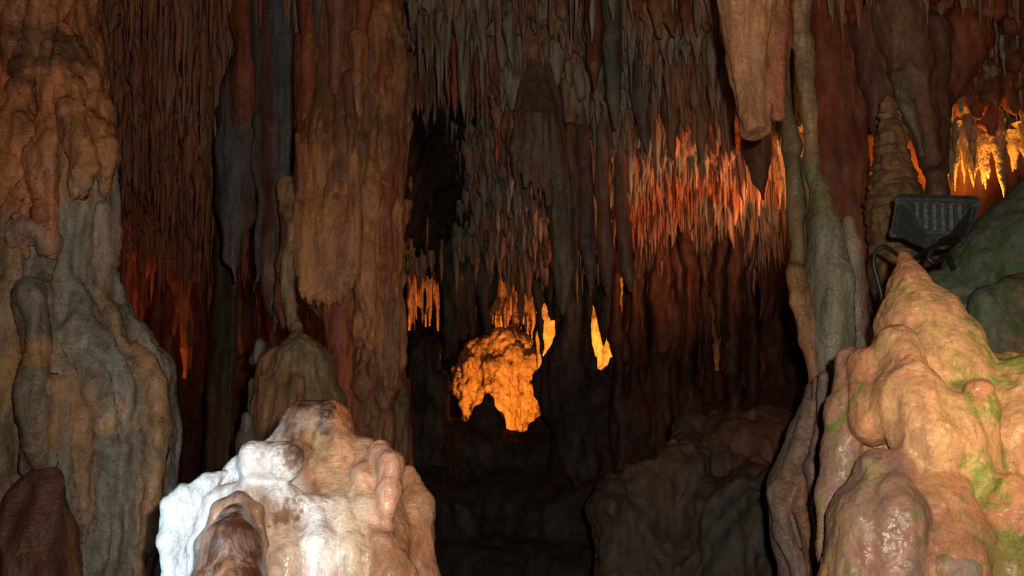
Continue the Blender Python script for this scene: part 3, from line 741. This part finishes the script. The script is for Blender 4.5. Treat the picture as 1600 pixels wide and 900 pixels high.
r = Rock()
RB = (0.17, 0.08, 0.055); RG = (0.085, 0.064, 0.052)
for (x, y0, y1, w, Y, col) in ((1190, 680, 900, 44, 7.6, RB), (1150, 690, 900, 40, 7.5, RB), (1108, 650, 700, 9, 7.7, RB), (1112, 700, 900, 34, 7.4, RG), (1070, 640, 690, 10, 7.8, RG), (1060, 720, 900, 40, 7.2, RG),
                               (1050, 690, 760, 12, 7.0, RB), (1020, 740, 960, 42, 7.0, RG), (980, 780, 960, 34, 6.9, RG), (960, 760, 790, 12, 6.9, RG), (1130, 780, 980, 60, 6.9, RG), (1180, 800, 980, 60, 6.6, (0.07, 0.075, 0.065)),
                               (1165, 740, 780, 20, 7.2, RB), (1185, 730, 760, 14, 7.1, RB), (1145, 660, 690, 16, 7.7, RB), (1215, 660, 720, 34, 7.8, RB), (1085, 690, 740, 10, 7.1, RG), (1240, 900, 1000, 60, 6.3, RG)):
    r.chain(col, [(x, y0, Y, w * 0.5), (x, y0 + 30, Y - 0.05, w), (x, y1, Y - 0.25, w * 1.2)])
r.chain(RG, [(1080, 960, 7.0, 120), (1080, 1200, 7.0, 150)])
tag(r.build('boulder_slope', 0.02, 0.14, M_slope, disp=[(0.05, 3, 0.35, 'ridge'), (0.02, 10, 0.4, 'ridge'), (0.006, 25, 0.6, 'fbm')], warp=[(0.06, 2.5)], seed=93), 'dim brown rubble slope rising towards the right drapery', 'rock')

# ------------------------------------------------------------------ ceiling stalactites
NS = 14000
def stalactites():
    g = RNG
    n = NS * 2
    y = 7.0 + (g.random(n) ** 1.2) * 8.6
    x = (g.random(n) - 0.5) * 2 * (y * 0.56 + 0.4)
    z = ceil_z(x, y)
    cl = vnoise(np.stack([x * 1.3, y * 1.3, x * 0], -1), 77)
    ln = 0.12 + 0.20 * g.random(n) ** 2 + 0.14 * np.clip(cl, -0.3, 1)
    ln += (g.random(n) < 0.05) * g.random(n) * 0.45
    rad = 0.013 + 0.034 * g.random(n) ** 1.6 + 0.07 * ln * g.random(n) ** 2
    big = g.random(n) < 0.09
    ln = np.where(big, 0.25 + 0.4 * g.random(n), ln); rad = np.where(big, 0.04 + 0.05 * g.random(n), rad)
    # photo pixel of the tip
    d = y * CA + (z - ln - CAM[2]) * SA
    px = CX + FPX * x / d
    py = CY - FPX * ((z - ln - CAM[2]) * CA - y * SA) / d
    bare = vnoise(np.stack([x * 2.1, y * 2.1, x * 0], -1), 91)
    ln = ln * np.clip(1.0 + 0.9 * bare, 0.25, 1.7)
    keep = (px > -60) & (px < 1660) & (py > -60)
    keep &= ~((px > 690) & (px < 980) & (y > 13.4))
    keep &= ~((px > 605) & (px < 695) & (py > 432))
    keep &= ~((px > 640) & (px < 712) & (py > 170 + (px - 640) * 0.9) & (py < 400))
    keep &= ~((px > 1230) & (px < 1480) & (y > 7.4)) | (py < 120)
    return [a[keep][:NS] for a in (x, y, z, ln, rad, d, px, py)]
sx, sy, sz, sl, sr, sd, spx, spy = stalactites()
def icicles(x, y, z, ln, rad, seed, R=8, S=8):
    g = np.random.default_rng(seed); n = len(x)
    t = np.linspace(0, 1, R)
    prof = (1 - t ** 1.5) ** 0.8 * 0.85 + 0.15 * (1 - t)
    prof[-1] = 0.05
    bul = 1 + 0.28 * g.normal(size=(n, R)) ; bul[:, -1] = 1
    ang = np.linspace(0, 2 * np.pi, S, endpoint=False)
    fl = 1 + 0.20 * g.normal(size=(n, 1, S)) + 0.08 * g.normal(size=(n, R, S))
    rr = rad[:, None, None] * (prof[None] * bul)[:, :, None] * fl
    cx = np.cumsum(g.normal(size=(n, R)) * 0.10, 1) * rad[:, None]; cy = np.cumsum(g.normal(size=(n, R)) * 0.10, 1) * rad[:, None]
    V = np.empty((n, R, S, 3))
    V[..., 0] = x[:, None, None] + cx[:, :, None] + rr * np.cos(ang)
    V[..., 1] = y[:, None, None] + cy[:, :, None] + rr * np.sin(ang)
    V[..., 2] = (z + 0.12)[:, None, None] - (t[None] * (ln + 0.12)[:, None])[:, :, None]
    i = np.arange(R * S).reshape(R, S)
    Q = np.stack([i[:-1], np.roll(i[:-1], -1, 1), np.roll(i[1:], -1, 1), i[1:]], -1).reshape(-1, 4)[:, ::-1]
    return V.reshape(n, R * S, 3), Q
g2 = np.random.default_rng(55)
ne = 1500
ey = g2.uniform(10.2, 12.9, ne); epx = g2.uniform(930, 1250, ne)
ex = (epx - CX) / FPX * ey * 1.03; ez = ceil_z(ex, ey)
el_ = 0.16 + 0.40 * g2.random(ne) ** 1.6; er = 0.018 + 0.04 * g2.random(ne) ** 2
ed = ey * CA + (ez - el_ - CAM[2]) * SA
epy = CY - FPX * ((ez - el_ - CAM[2]) * CA - ey * SA) / ed
sx, sy, sz, sl, sr, sd, spx, spy = [np.concatenate(q) for q in ((sx, ex), (sy, ey), (sz, ez), (sl, el_), (sr, er), (sd, ed), (spx, epx), (spy, epy))]
IV, IQ = icicles(sx, sy, sz, sl, sr, 12)
area = sr * sl / sd ** 2
hid = (spx < 180) | ((spx > 430) & (spx < 640)) | ((spx > 1110) & (spx < 1240) & (spy < 215)) | (spx > 1590) | (spy < 10) | ((spx > 345) & (spx < 400)) | (spy > 470) | ((spx > 1240) & (spx < 1480) & (spy > 90))
order = np.argsort(-np.where(hid, 0, area))[:150]
rest = np.ones(len(sx), bool); rest[order] = False
for q in order:
    p = IV[q]; b = np.array([sx[q], sy[q], sz[q]])
    o = link('stalactite', mesh_from('stalactite', p - b, IQ), M_ceil, None, b)
    if spx[q] < 440: lb, gp = 'slender rough stalactite of the dark fringe left of the central column', 'fringe left of the column'
    elif spx[q] < 860: lb, gp = 'slender grey stalactite of the fringe between central column and longest stalactite', 'fringe right of the column'
    elif spy[q] < 230: lb, gp = 'slender stalactite of the high fringe left of the broken blunt stalactite', 'high fringe by the broken stalactite'
    else: lb, gp = 'stalactite of the orange-lit fringe below the broken blunt stalactite', 'orange-lit fringe'
    tag(o, lb, 'stalactite', gp)
nr = int(rest.sum()); nv = IV.shape[1]
Q = (IQ[None] + (np.arange(nr) * nv)[:, None, None]).reshape(-1, 4)
o = link('ceiling_stalactites', mesh_from('ceiling_stalactites', IV[rest].reshape(-1, 3), Q), M_ceil)
tag(o, 'mass of small stalactites crowding the cave ceiling', 'stalactites', kind='stuff')
# bright fringe over the alcove
g = np.random.default_rng(8)
n = 60
fx = g.uniform(1440, 1640, n); fY = g.uniform(8.0, 8.8, n); fl = g.uniform(0.16, 0.42, n)
P = np.array([W(a, 200 + 34 * g.random(), b) for a, b in zip(fx, fY)])
FV, FQ = icicles(P[:, 0], P[:, 1], P[:, 2], fl, 0.03 + 0.04 * g.random(n), 4)
for q in range(n):
    b = P[q]
    o = link('stalactite', mesh_from('stalactite', FV[q] - b, FQ, col=np.tile((0.5, 0.34, 0.2), (FV.shape[1], 1))), M_amber, None, b)
    tag(o, 'short stalactite in the brightly lit fringe over the right alcove', 'stalactite', 'short stalactites over the alcove')

n = 100
ox = og.uniform(1290, 1640, n); ot = og.random(n)
oy = -50 + ot * (225 + 0.12 * (ox - 1480)); oY = 6.45 + 1.5 * ot
ok = ~((ox < 1480) & (oy > 110 + 0.3 * (ox - 1290)))
P = np.array([W(a, b, c_) for a, b, c_ in zip(ox[ok], oy[ok] - 6, oY[ok])])
n = len(P)
OV, OQ = icicles(P[:, 0], P[:, 1], P[:, 2], og.uniform(0.06, 0.26, n), 0.014 + 0.022 * og.random(n), 14)
for q in range(n):
    o = link('stalactite', mesh_from('stalactite', OV[q] - P[q], OQ), M_ceil, None, P[q])
    tag(o, 'stubby grey stalactite under the rough red overhang, upper right', 'stalactite', 'stubby stalactites of the overhang')

# ------------------------------------------------------------------ foreground stalagmite
r = Rock()
PEACH = (0.48, 0.28, 0.18); OR2 = (0.36, 0.165, 0.085)
DB = (0.10, 0.05, 0.035)
r.chain(DB, [(484, 668, 2.86, 43), (508, 664, 2.86, 40)])
r.chain(OR2, [(510, 700, 2.86, 46), (516, 750, 2.84, 58), (545, 830, 2.80, 88), (545, 980, 2.78, 110)])
r.chain((0.46, 0.19, 0.08), [(534, 668, 2.82, 14), (537, 700, 2.80, 18), (545, 740, 2.76, 16)])
r.chain(WHITE, [(452, 690, 2.84, 24), (440, 720, 2.84, 34), (455, 800, 2.80, 60), (450, 980, 2.78, 110)])
r.chain(WHITE, [(420, 702, 2.86, 12), (385, 738, 2.82, 26), (350, 790, 2.80, 36), (332, 900, 2.78, 52), (330, 1000, 2.78, 58)])
r.chain((0.52, 0.45, 0.40), [(400, 722, 2.66, 32), (440, 722, 2.64, 31)])
r.chain((0.20, 0.11, 0.075), [(459, 712, 2.61, 13)])
r.chain((0.50, 0.46, 0.43), [(350, 770, 2.70, 16), (390, 772, 2.66, 20), (440, 782, 2.64, 22), (480, 790, 2.66, 18)])
r.chain(WHITE, [(335, 790, 2.70, 18), (318, 850, 2.68, 20), (312, 960, 2.66, 26)])
r.chain(CREAM, [(430, 810, 2.66, 40), (446, 880, 2.62, 50), (450, 980, 2.6, 60)])
r.chain((0.60, 0.52, 0.48), [(500, 800, 2.66, 20), (504, 850, 2.61, 25), (504, 980, 2.57, 32)])
r.chain((0.52, 0.40, 0.28), [(540, 790, 2.68, 22), (552, 860, 2.63, 26), (556, 980, 2.60, 34)])
r.chain(OR2, [(568, 702, 2.80, 18), (580, 760, 2.74, 34), (595, 850, 2.71, 48), (605, 980, 2.70, 62)])
r.chain((0.36, 0.18, 0.10), [(600, 850, 2.64, 26), (612, 900, 2.61, 34), (622, 990, 2.58, 44)])
r.chain((0.30, 0.14, 0.075), [(638, 738, 2.83, 15), (652, 790, 2.80, 24), (642, 850, 2.76, 32), (650, 920, 2.74, 40), (655, 1000, 2.74, 48)])
r.chain((0.50, 0.26, 0.17), [(594, 704, 2.74, 16), (610, 726, 2.68, 18), (608, 765, 2.65, 16), (604, 795, 2.64, 10), (603, 820, 2.64, 5)])
r.chain((0.36, 0.14, 0.06), [(630, 860, 2.64, 10), (640, 900, 2.61, 14), (655, 980, 2.60, 18)])
r.chain(PEACH, [(562, 736, 2.70, 12), (576, 790, 2.66, 11), (586, 836, 2.64, 8)])
b0 = W(470, 900, 2.75)
r.world(CREAM, [(np.array([b0[0], b0[1] + 0.1, 0.72]), 0.30), (np.array([b0[0], b0[1] + 0.1, 0.0]), 0.5)])
fore = r.build('foreground_stalagmite', 0.006, 0.026, M_fore, disp=[(0.003, 11, 0.2, 'ridge'), (0.0025, 24, 0.5, 'fbm'), (0.0015, 65, 0.8, 'fbm')], warp=[(0.008, 8)], paint=[(502, 636, 2.78, 78, (0.05, 0.024, 0.017), 1.0), (480, 660, 2.78, 30, (0.20, 0.14, 0.11), 0.7), (440, 800, 2.56, 26, (0.30, 0.20, 0.15), 0.6), (430, 870, 2.54, 18, (0.32, 0.24, 0.18), 0.6), (560, 800, 2.6, 24, (0.46, 0.36, 0.22), 0.6), (640, 860, 2.6, 44, (0.26, 0.11, 0.06), 0.8), (585, 850, 2.58, 22, (0.22, 0.13, 0.09), 0.7), (545, 640, 2.82, 26, (0.42, 0.15, 0.06), 0.9), (500, 700, 2.75, 30, (0.50, 0.38, 0.22), 0.7), (462, 712, 2.60, 20, (0.09, 0.045, 0.03), 0.9), (448, 800, 2.62, 24, (0.16, 0.065, 0.035), 0.85),
                    (505, 870, 2.5, 20, (0.25, 0.21, 0.19), 0.6), (640, 790, 2.76, 30, (0.35, 0.18, 0.10), 0.8), (612, 834, 2.62, 10, (0.06, 0.045, 0.04), 0.9), (600, 880, 2.6, 34, (0.33, 0.17, 0.10), 0.8), (540, 760, 2.72, 30, (0.40, 0.27, 0.14), 0.6), (570, 690, 2.78, 22, (0.30, 0.17, 0.09), 0.7)], seed=101, zmin=0.02, colk=0.010)
tag(fore, 'bright wet stalagmite, white on the left and orange on the right, in the foreground', 'stalagmite')
r = Rock()
r.chain((0.065, 0.022, 0.012), [(370, 818, 2.50, 30), (364, 852, 2.46, 46), (360, 930, 2.43, 60), (358, 1020, 2.43, 64)])
r.build('brown_knob', 0.0058, 0.03, M_knob, disp=[(0.004, 16, 0.5, 'fbm')], warp=[(0.008, 9)], parent=fore, seed=103, zmin=0.9)
r = Rock()
r.chain((0.13, 0.07, 0.05), [(345, 800, 2.56, 14), (372, 785, 2.56, 14), (398, 800, 2.55, 12), (412, 850, 2.53, 9)])
r.chain((0.20, 0.12, 0.085), [(345, 800, 2.56, 14), (318, 850, 2.55, 12), (308, 930, 2.54, 12)])
r.build('brown_rim', 0.0058, 0.03, M_fore, disp=[(0.004, 16, 0.5, 'fbm')], warp=[(0.008, 9)], parent=fore, seed=104, zmin=0.9)
r = Rock()
CRU = (0.52, 0.53, 0.54)
r.chain(CRU, [(352, 738, 2.78, 6), (320, 752, 2.74, 9), (290, 770, 2.71, 11), (266, 790, 2.69, 10), (262, 850, 2.67, 12), (260, 930, 2.66, 13), (258, 1020, 2.66, 16)])
r.chain(CRU, [(330, 758, 2.76, 12), (300, 785, 2.73, 18), (283, 820, 2.72, 22), (280, 900, 2.72, 26), (280, 1020, 2.72, 32)])
r.build('white_crust', 0.006, 0.03, M_crust, disp=[(0.005, 20, 0.8, 'fbm'), (0.002, 70, 1, 'fbm')], warp=[(0.008, 9)], parent=fore, seed=105, zmin=0.9)
# ------------------------------------------------------------------ right stalagmite with algae
r = Rock()
RO = (0.60, 0.275, 0.14); RP = (0.31, 0.195, 0.155)
r.chain(RO, [(1413, 406, 3.5, 13), (1420, 450, 3.48, 33), (1432, 500, 3.45, 58)])
r.chain(YEL, [(1440, 520, 3.45, 70), (1455, 600, 3.42, 100), (1470, 720, 3.4, 140)])
r.chain(RO, [(1470, 720, 3.4, 140), (1460, 980, 3.35, 180)])
r.chain(YEL, [(1478, 480, 3.4, 16), (1500, 530, 3.36, 30), (1510, 570, 3.33, 30), (1500, 590, 3.32, 16)])
r.chain(YEL, [(1405, 540, 3.2, 34), (1420, 620, 3.12, 44), (1450, 700, 3.05, 50)])
r.chain(RP, [(1328, 562, 3.35, 22), (1322, 640, 3.32, 22), (1316, 710, 3.3, 26), (1300, 780, 3.28, 22), (1302, 860, 3.28, 26), (1300, 980, 3.28, 34)])
r.chain(RO, [(1355, 570, 3.25, 26), (1365, 660, 3.2, 34)])
r.chain(RP, [(1380, 745, 3.02, 46), (1362, 820, 3.0, 64), (1360, 980, 2.98, 80)])
r.chain(RP, [(1404, 765, 2.92, 22), (1408, 800, 2.9, 28), (1412, 900, 2.88, 34), (1412, 990, 2.88, 40)])
r.chain(RO, [(1470, 790, 2.98, 50), (1490, 880, 2.94, 66), (1490, 990, 2.92, 80)])
r.chain(YEL, [(1490, 660, 3.1, 44), (1510, 740, 3.06, 44)])
r.chain(RO, [(1532, 612, 3.1, 24), (1540, 640, 3.08, 20), (1548, 720, 3.06, 16)])
r.chain(YEL, [(1600, 590, 3.25, 34), (1585, 680, 3.15, 34), (1580, 760, 3.1, 34)])
r.chain(YEL, [(1560, 590, 3.5, 40), (1640, 590, 3.5, 40)])
r.chain(RO, [(1590, 800, 2.98, 56), (1580, 900, 2.95, 66), (1580, 1000, 2.95, 80)])
r.chain(YEL, [(1640, 650, 3.4, 70), (1640, 960, 3.3, 120)])
b0 = W(1470, 960, 3.35)
r.world(RO, [(np.array([b0[0], b0[1] + 0.1, 0.7]), 0.36), (np.array([b0[0], b0[1] + 0.1, 0.0]), 0.6)])
right = r.build('algae_stalagmite', 0.0075, 0.045, M_right, disp=[(0.006, 9, 0.35, 'ridge'), (0.0035, 20, 0.6, 'fbm'), (0.002, 50, 1.6, 'ridge')], warp=[(0.016, 6)], paint=[(1560, 565, 3.35, 60, (0.22, 0.33, 0.05), 0.9), (1500, 605, 3.25, 34, (0.22, 0.30, 0.05), 0.8), (1505, 640, 3.1, 30, (0.26, 0.32, 0.06), 0.8), (1562, 640, 3.05, 24, (0.16, 0.27, 0.04), 0.85), (1530, 752, 3.0, 40, (0.2, 0.31, 0.05), 0.85), (1440, 690, 3.05, 14, (0.2, 0.26, 0.05), 0.6),
                    (1555, 870, 2.9, 50, (0.24, 0.32, 0.07), 0.8), (1480, 790, 2.95, 20, (0.25, 0.28, 0.06), 0.6), (1415, 395, 3.48, 20, (0.22, 0.10, 0.06), 0.8), (1400, 450, 3.4, 24, (0.26, 0.22, 0.08), 0.6), (1400, 735, 2.95, 26, (0.20, 0.12, 0.11), 0.7), (1590, 830, 2.95, 16, (0.55, 0.22, 0.06), 0.8)], seed=111, zmin=0.02, colk=0.022)
tag(right, 'yellow stalagmite with green algae and orange lobes, right foreground', 'stalagmite')
r = Rock()
r.chain((0.30, 0.11, 0.07), [(1302, 895, 3.0, 24), (1300, 940, 2.98, 34), (1300, 1000, 2.98, 38)])
r.build('knob', 0.007, 0.03, M_right, disp=[(0.004, 14, 0.5, 'fbm')], parent=right, seed=113, zmin=0.9)
r = Rock()
r.chain((0.30, 0.28, 0.24), [(1480, 888, 2.84, 26), (1510, 892, 2.84, 24), (1500, 960, 2.82, 40)])
r.build('knob', 0.007, 0.03, M_right, disp=[(0.004, 14, 0.5, 'fbm')], parent=right, seed=114, zmin=0.9)

# dark green rock behind it
r = Rock()
DG = (0.10, 0.12, 0.085)
r.chain(DG, [(1480, 470, 4.5, 46), (1500, 560, 4.5, 60), (1500, 900, 4.5, 90)])
r.chain(DG, [(1545, 420, 4.5, 62), (1560, 540, 4.5, 90)])
r.chain(DG, [(1610, 400, 4.5, 92), (1660, 330, 4.5, 70), (1640, 540, 4.5, 120), (1640, 900, 4.5, 150)])
r.chain((0.16, 0.11, 0.07), [(1600, 470, 4.15, 40), (1600, 560, 4.1, 46)])
r.chain(DG, [(1545, 480, 4.15, 28), (1550, 560, 4.1, 30)])
b0 = W(1590, 700, 4.5)
r.world(DG, [(b0, 0.5), (np.array([b0[0], b0[1], 0.0]), 0.7)])
tag(r.build('green_boulder', 0.013, 0.06, M_green, disp=[(0.012, 9, 0.5, 'fbm'), (0.006, 30, 0.6, 'fbm')], warp=[(0.03, 4)], seed=121, zmin=0.02), 'dark green algae-stained boulder behind the yellow stalagmite', 'rock')

# ------------------------------------------------------------------ floodlight and cable
def plain(name, col, rough, metal=0.0):
    m = bpy.data.materials.new(name); m.use_nodes = True
    nt = m.node_tree; b = nt.nodes['Principled BSDF']
    tc = nt.nodes.new('ShaderNodeTexCoord'); nz = nt.nodes.new('ShaderNodeTexNoise'); nz.inputs['Scale'].default_value = 60
    nz.inputs['Detail'].default_value = 5
    nt.links.new(tc.outputs['Object'], nz.inputs['Vector'])
    cr = nt.nodes.new('ShaderNodeValToRGB'); nt.links.new(nz.outputs['Fac'], cr.inputs[0])
    cr.color_ramp.elements[0].position = 0.35; cr.color_ramp.elements[0].color = (*[c * 0.6 for c in col], 1)
    cr.color_ramp.elements[1].position = 0.7; cr.color_ramp.elements[1].color = (*[min(c * 1.5, 1) for c in col], 1)
    nt.links.new(cr.outputs[0], b.inputs['Base Color'])
    b.inputs['Roughness'].default_value = rough; b.inputs['Metallic'].default_value = metal
    return m
M_hous = plain('grey_enamel', (0.055, 0.065, 0.072), 0.4)
M_fin_lit = plain('grey_enamel_fin_lit', (0.13, 0.15, 0.165), 0.35)  # paler copy of the housing enamel: light on the ribs put into colour
M_clip = plain('dull_steel', (0.20, 0.22, 0.24), 0.4, 0.6)
M_rub = plain('black_rubber', (0.014, 0.014, 0.016), 0.5)
M_glass = bpy.data.materials.new('lamp_glass'); M_glass.use_nodes = True
_b = M_glass.node_tree.nodes['Principled BSDF']
_b.inputs['Base Color'].default_value = (1, 0.8, 0.5, 1); _b.inputs['Emission Color'].default_value = (1.0, 0.45, 0.08, 1); _b.inputs['Emission Strength'].default_value = 2.0

def poly(name, V, F, mat, parent, smooth=False, bevel=0.0):
    me = bpy.data.meshes.new(name); me.from_pydata([tuple(v) for v in V], [], F); me.update()
    o = link(name, me, mat, parent)
    if bevel:
        b = o.modifiers.new('bevel', 'BEVEL'); b.width = bevel; b.segments = 2
    return o
def box(name, c, s, mat, parent, bevel=0.003):
    x, y, z = c; a, b, d = s[0] / 2, s[1] / 2, s[2] / 2
    V = [(x + i * a, y + j * b, z + k * d) for i in (-1, 1) for j in (-1, 1) for k in (-1, 1)]
    F = [(0, 1, 3, 2), (4, 6, 7, 5), (0, 4, 5, 1), (2, 3, 7, 6), (0, 2, 6, 4), (1, 5, 7, 3)]
    return poly(name, V, F, mat, parent, bevel=bevel)

FL = empty('floodlight', W(1460, 350, 4.75))
tag(FL, 'grey ribbed floodlight seen from behind, on the rocks at right', 'floodlight')
# local frame: x right, y up along the rim (towards the viewer and up), z = beam direction (up and away)
el = math.radians(52)
zax = Vector((0.22, math.cos(el), math.sin(el))).normalized()
xax = Vector((1, -0.12, 0.06)); xax = (xax - xax.dot(zax) * zax).normalized()
yax = zax.cross(xax)
FL.matrix_world = Matrix.Translation(FL.location) @ Matrix((xax, yax, zax)).transposed().to_4x4()
w, h = 0.165, 0.115          # half size of the rim
zf = 0.05
for nm, cc, ss in (('rim', (0, h, zf), (2 * w + 0.03, 0.026, 0.04)), ('rim', (0, -h, zf), (2 * w + 0.03, 0.026, 0.04)), ('rim', (-w, 0, zf), (0.026, 2 * h - 0.026, 0.038)), ('rim', (w, 0, zf), (0.026, 2 * h - 0.026, 0.038))):
    box(nm, cc, ss, M_hous, FL, 0.006)
tw, th, zb = 0.052, 0.05, -0.13
wi, hi_ = w - 0.006, h - 0.006
V = [(-wi, -hi_, zf - 0.021), (wi, -hi_, zf - 0.021), (wi, hi_, zf - 0.021), (-wi, hi_, zf - 0.021), (-tw, -th, zb), (tw, -th, zb), (tw, th, zb), (-tw, th, zb)]
hs = poly('housing', V, [(4, 7, 6, 5), (0, 4, 5, 1), (1, 5, 6, 2), (2, 6, 7, 3), (3, 7, 4, 0), (0, 1, 2, 3)], M_hous, FL, bevel=0.005)
# cooling ribs on the slope that faces the viewer
A = Vector((0, -hi_, zf - 0.021)); B = Vector((0, -th, zb)); dv = (B - A); nrm = Vector((0, -dv.z, dv.y)).normalized()
if nrm.y > 0: nrm = -nrm
for i in range(6):
    x = -0.094 + i * 0.0376
    xe = x * 0.44 if abs(x) > 0.05 else x
    t1 = 0.95
    if abs(x) > tw - 0.006: t1 = min(0.95, (wi - abs(x)) / (wi - tw) - 0.06)
    p0 = A + dv * 0.07; p1 = A + dv * t1
    hw, ht = 0.009, 0.018
    V = []
    for p in (p0, p1):
        for sx_, hh in ((-hw, -0.002), (hw, -0.002), (hw, ht), (-hw, ht)):
            q = p + nrm * hh; V.append((x + sx_, q.y, q.z))
    poly('fin', V, [(0, 1, 2, 3), (7, 6, 5, 4), (0, 4, 5, 1), (1, 5, 6, 2), (2, 6, 7, 3), (3, 7, 4, 0)], M_fin_lit, hs, bevel=0.0025)
box('glass', (0, 0, zf + 0.012), (2 * w - 0.03, 2 * h - 0.03, 0.005), M_glass, FL, 0)
for sx_ in (-1, 1):
    for sy_ in (-1, 1):
        c_ = box('clip', (sx_ * (w + 0.016), sy_ * (h - 0.012), zf - 0.004), (0.024, 0.034, 0.026), M_clip, FL, 0.005)
        box('clip_bolt', (sx_ * (w + 0.006), sy_ * (h - 0.012), zf - 0.026), (0.04, 0.016, 0.012), M_clip, FL, 0.003)
box('bracket', (-w - 0.018, 0, zf - 0.012), (0.008, 2 * h - 0.02, 0.018), M_clip, FL, 0.002)
box('bracket', (w + 0.018, 0, zf - 0.012), (0.008, 2 * h - 0.02, 0.018), M_clip, FL, 0.002)
box('foot', (0.01, -0.01, zb - 0.022), (0.05, 0.05, 0.042), M_clip, FL, 0.004)
fl = bpy.data.lights.new('floodlight_beam', 'SPOT'); fl.color = (1.0, 0.42, 0.06); fl.energy = 12; fl.spot_size = math.radians(70); fl.spot_blend = 0.6; fl.shadow_soft_size = 0.08
flo = bpy.data.objects.new('floodlight_beam', fl); COL.objects.link(flo)
flo.parent = FL; flo.location = (0, 0, zf + 0.03); flo.rotation_euler = (math.pi, 0, 0)

def tube(name, pts, rad, mat, S=8, sub=8):
    P = [np.asarray(p, float) for p in pts]; C = []
    E = [2 * P[0] - P[1]] + P + [2 * P[-1] - P[-2]]
    for i in range(1, len(E) - 2):
        for t in np.linspace(0, 1, sub, endpoint=False):
            a, b, c_, d = E[i - 1], E[i], E[i + 1], E[i + 2]
            C.append(0.5 * (2 * b + (c_ - a) * t + (2 * a - 5 * b + 4 * c_ - d) * t * t + (3 * b - a - 3 * c_ + d) * t ** 3))
    C.append(P[-1]); C = np.array(C); T = np.gradient(C, axis=0); T /= np.linalg.norm(T, axis=1, keepdims=True)
    up = np.array([0.2, 0.9, 0.3]); A_ = np.cross(T, up); A_ /= np.linalg.norm(A_, axis=1, keepdims=True); B_ = np.cross(T, A_)
    an = np.linspace(0, 2 * np.pi, S, endpoint=False)
    V = C[:, None] + rad * (np.cos(an)[None, :, None] * A_[:, None] + np.sin(an)[None, :, None] * B_[:, None])
    i = np.arange(len(C) * S).reshape(len(C), S)
    Q = np.stack([i[:-1], np.roll(i[:-1], -1, 1), np.roll(i[1:], -1, 1), i[1:]], -1).reshape(-1, 4)
    b = C[-1]
    return link(name, mesh_from(name, V.reshape(-1, 3) - b, Q), mat, None, b)
cb = tube('power_cable', [W(1500, 376, 4.4), W(1470, 380, 4.3), W(1445, 392, 4.2), W(1425, 404, 4.1), W(1405, 400, 4.0), W(1385, 386, 3.95), W(1370, 392, 3.95), W(1365, 412, 3.95), W(1372, 440, 3.95), W(1378, 470, 3.95), W(1372, 520, 3.95), W(1360, 600, 3.95)], 0.0085, M_rub)
tag(cb, 'black rubber cable looping round the tip of the yellow stalagmite', 'cable')
cb = tube('power_cable', [W(1495, 372, 4.5), W(1478, 372, 4.3), W(1462, 384, 4.22), W(1450, 402, 4.2), W(1462, 410, 4.2), W(1480, 398, 4.25), W(1490, 420, 4.3)], 0.011, M_rub)
tag(cb, 'short black cable coil tucked below the floodlight', 'cable')
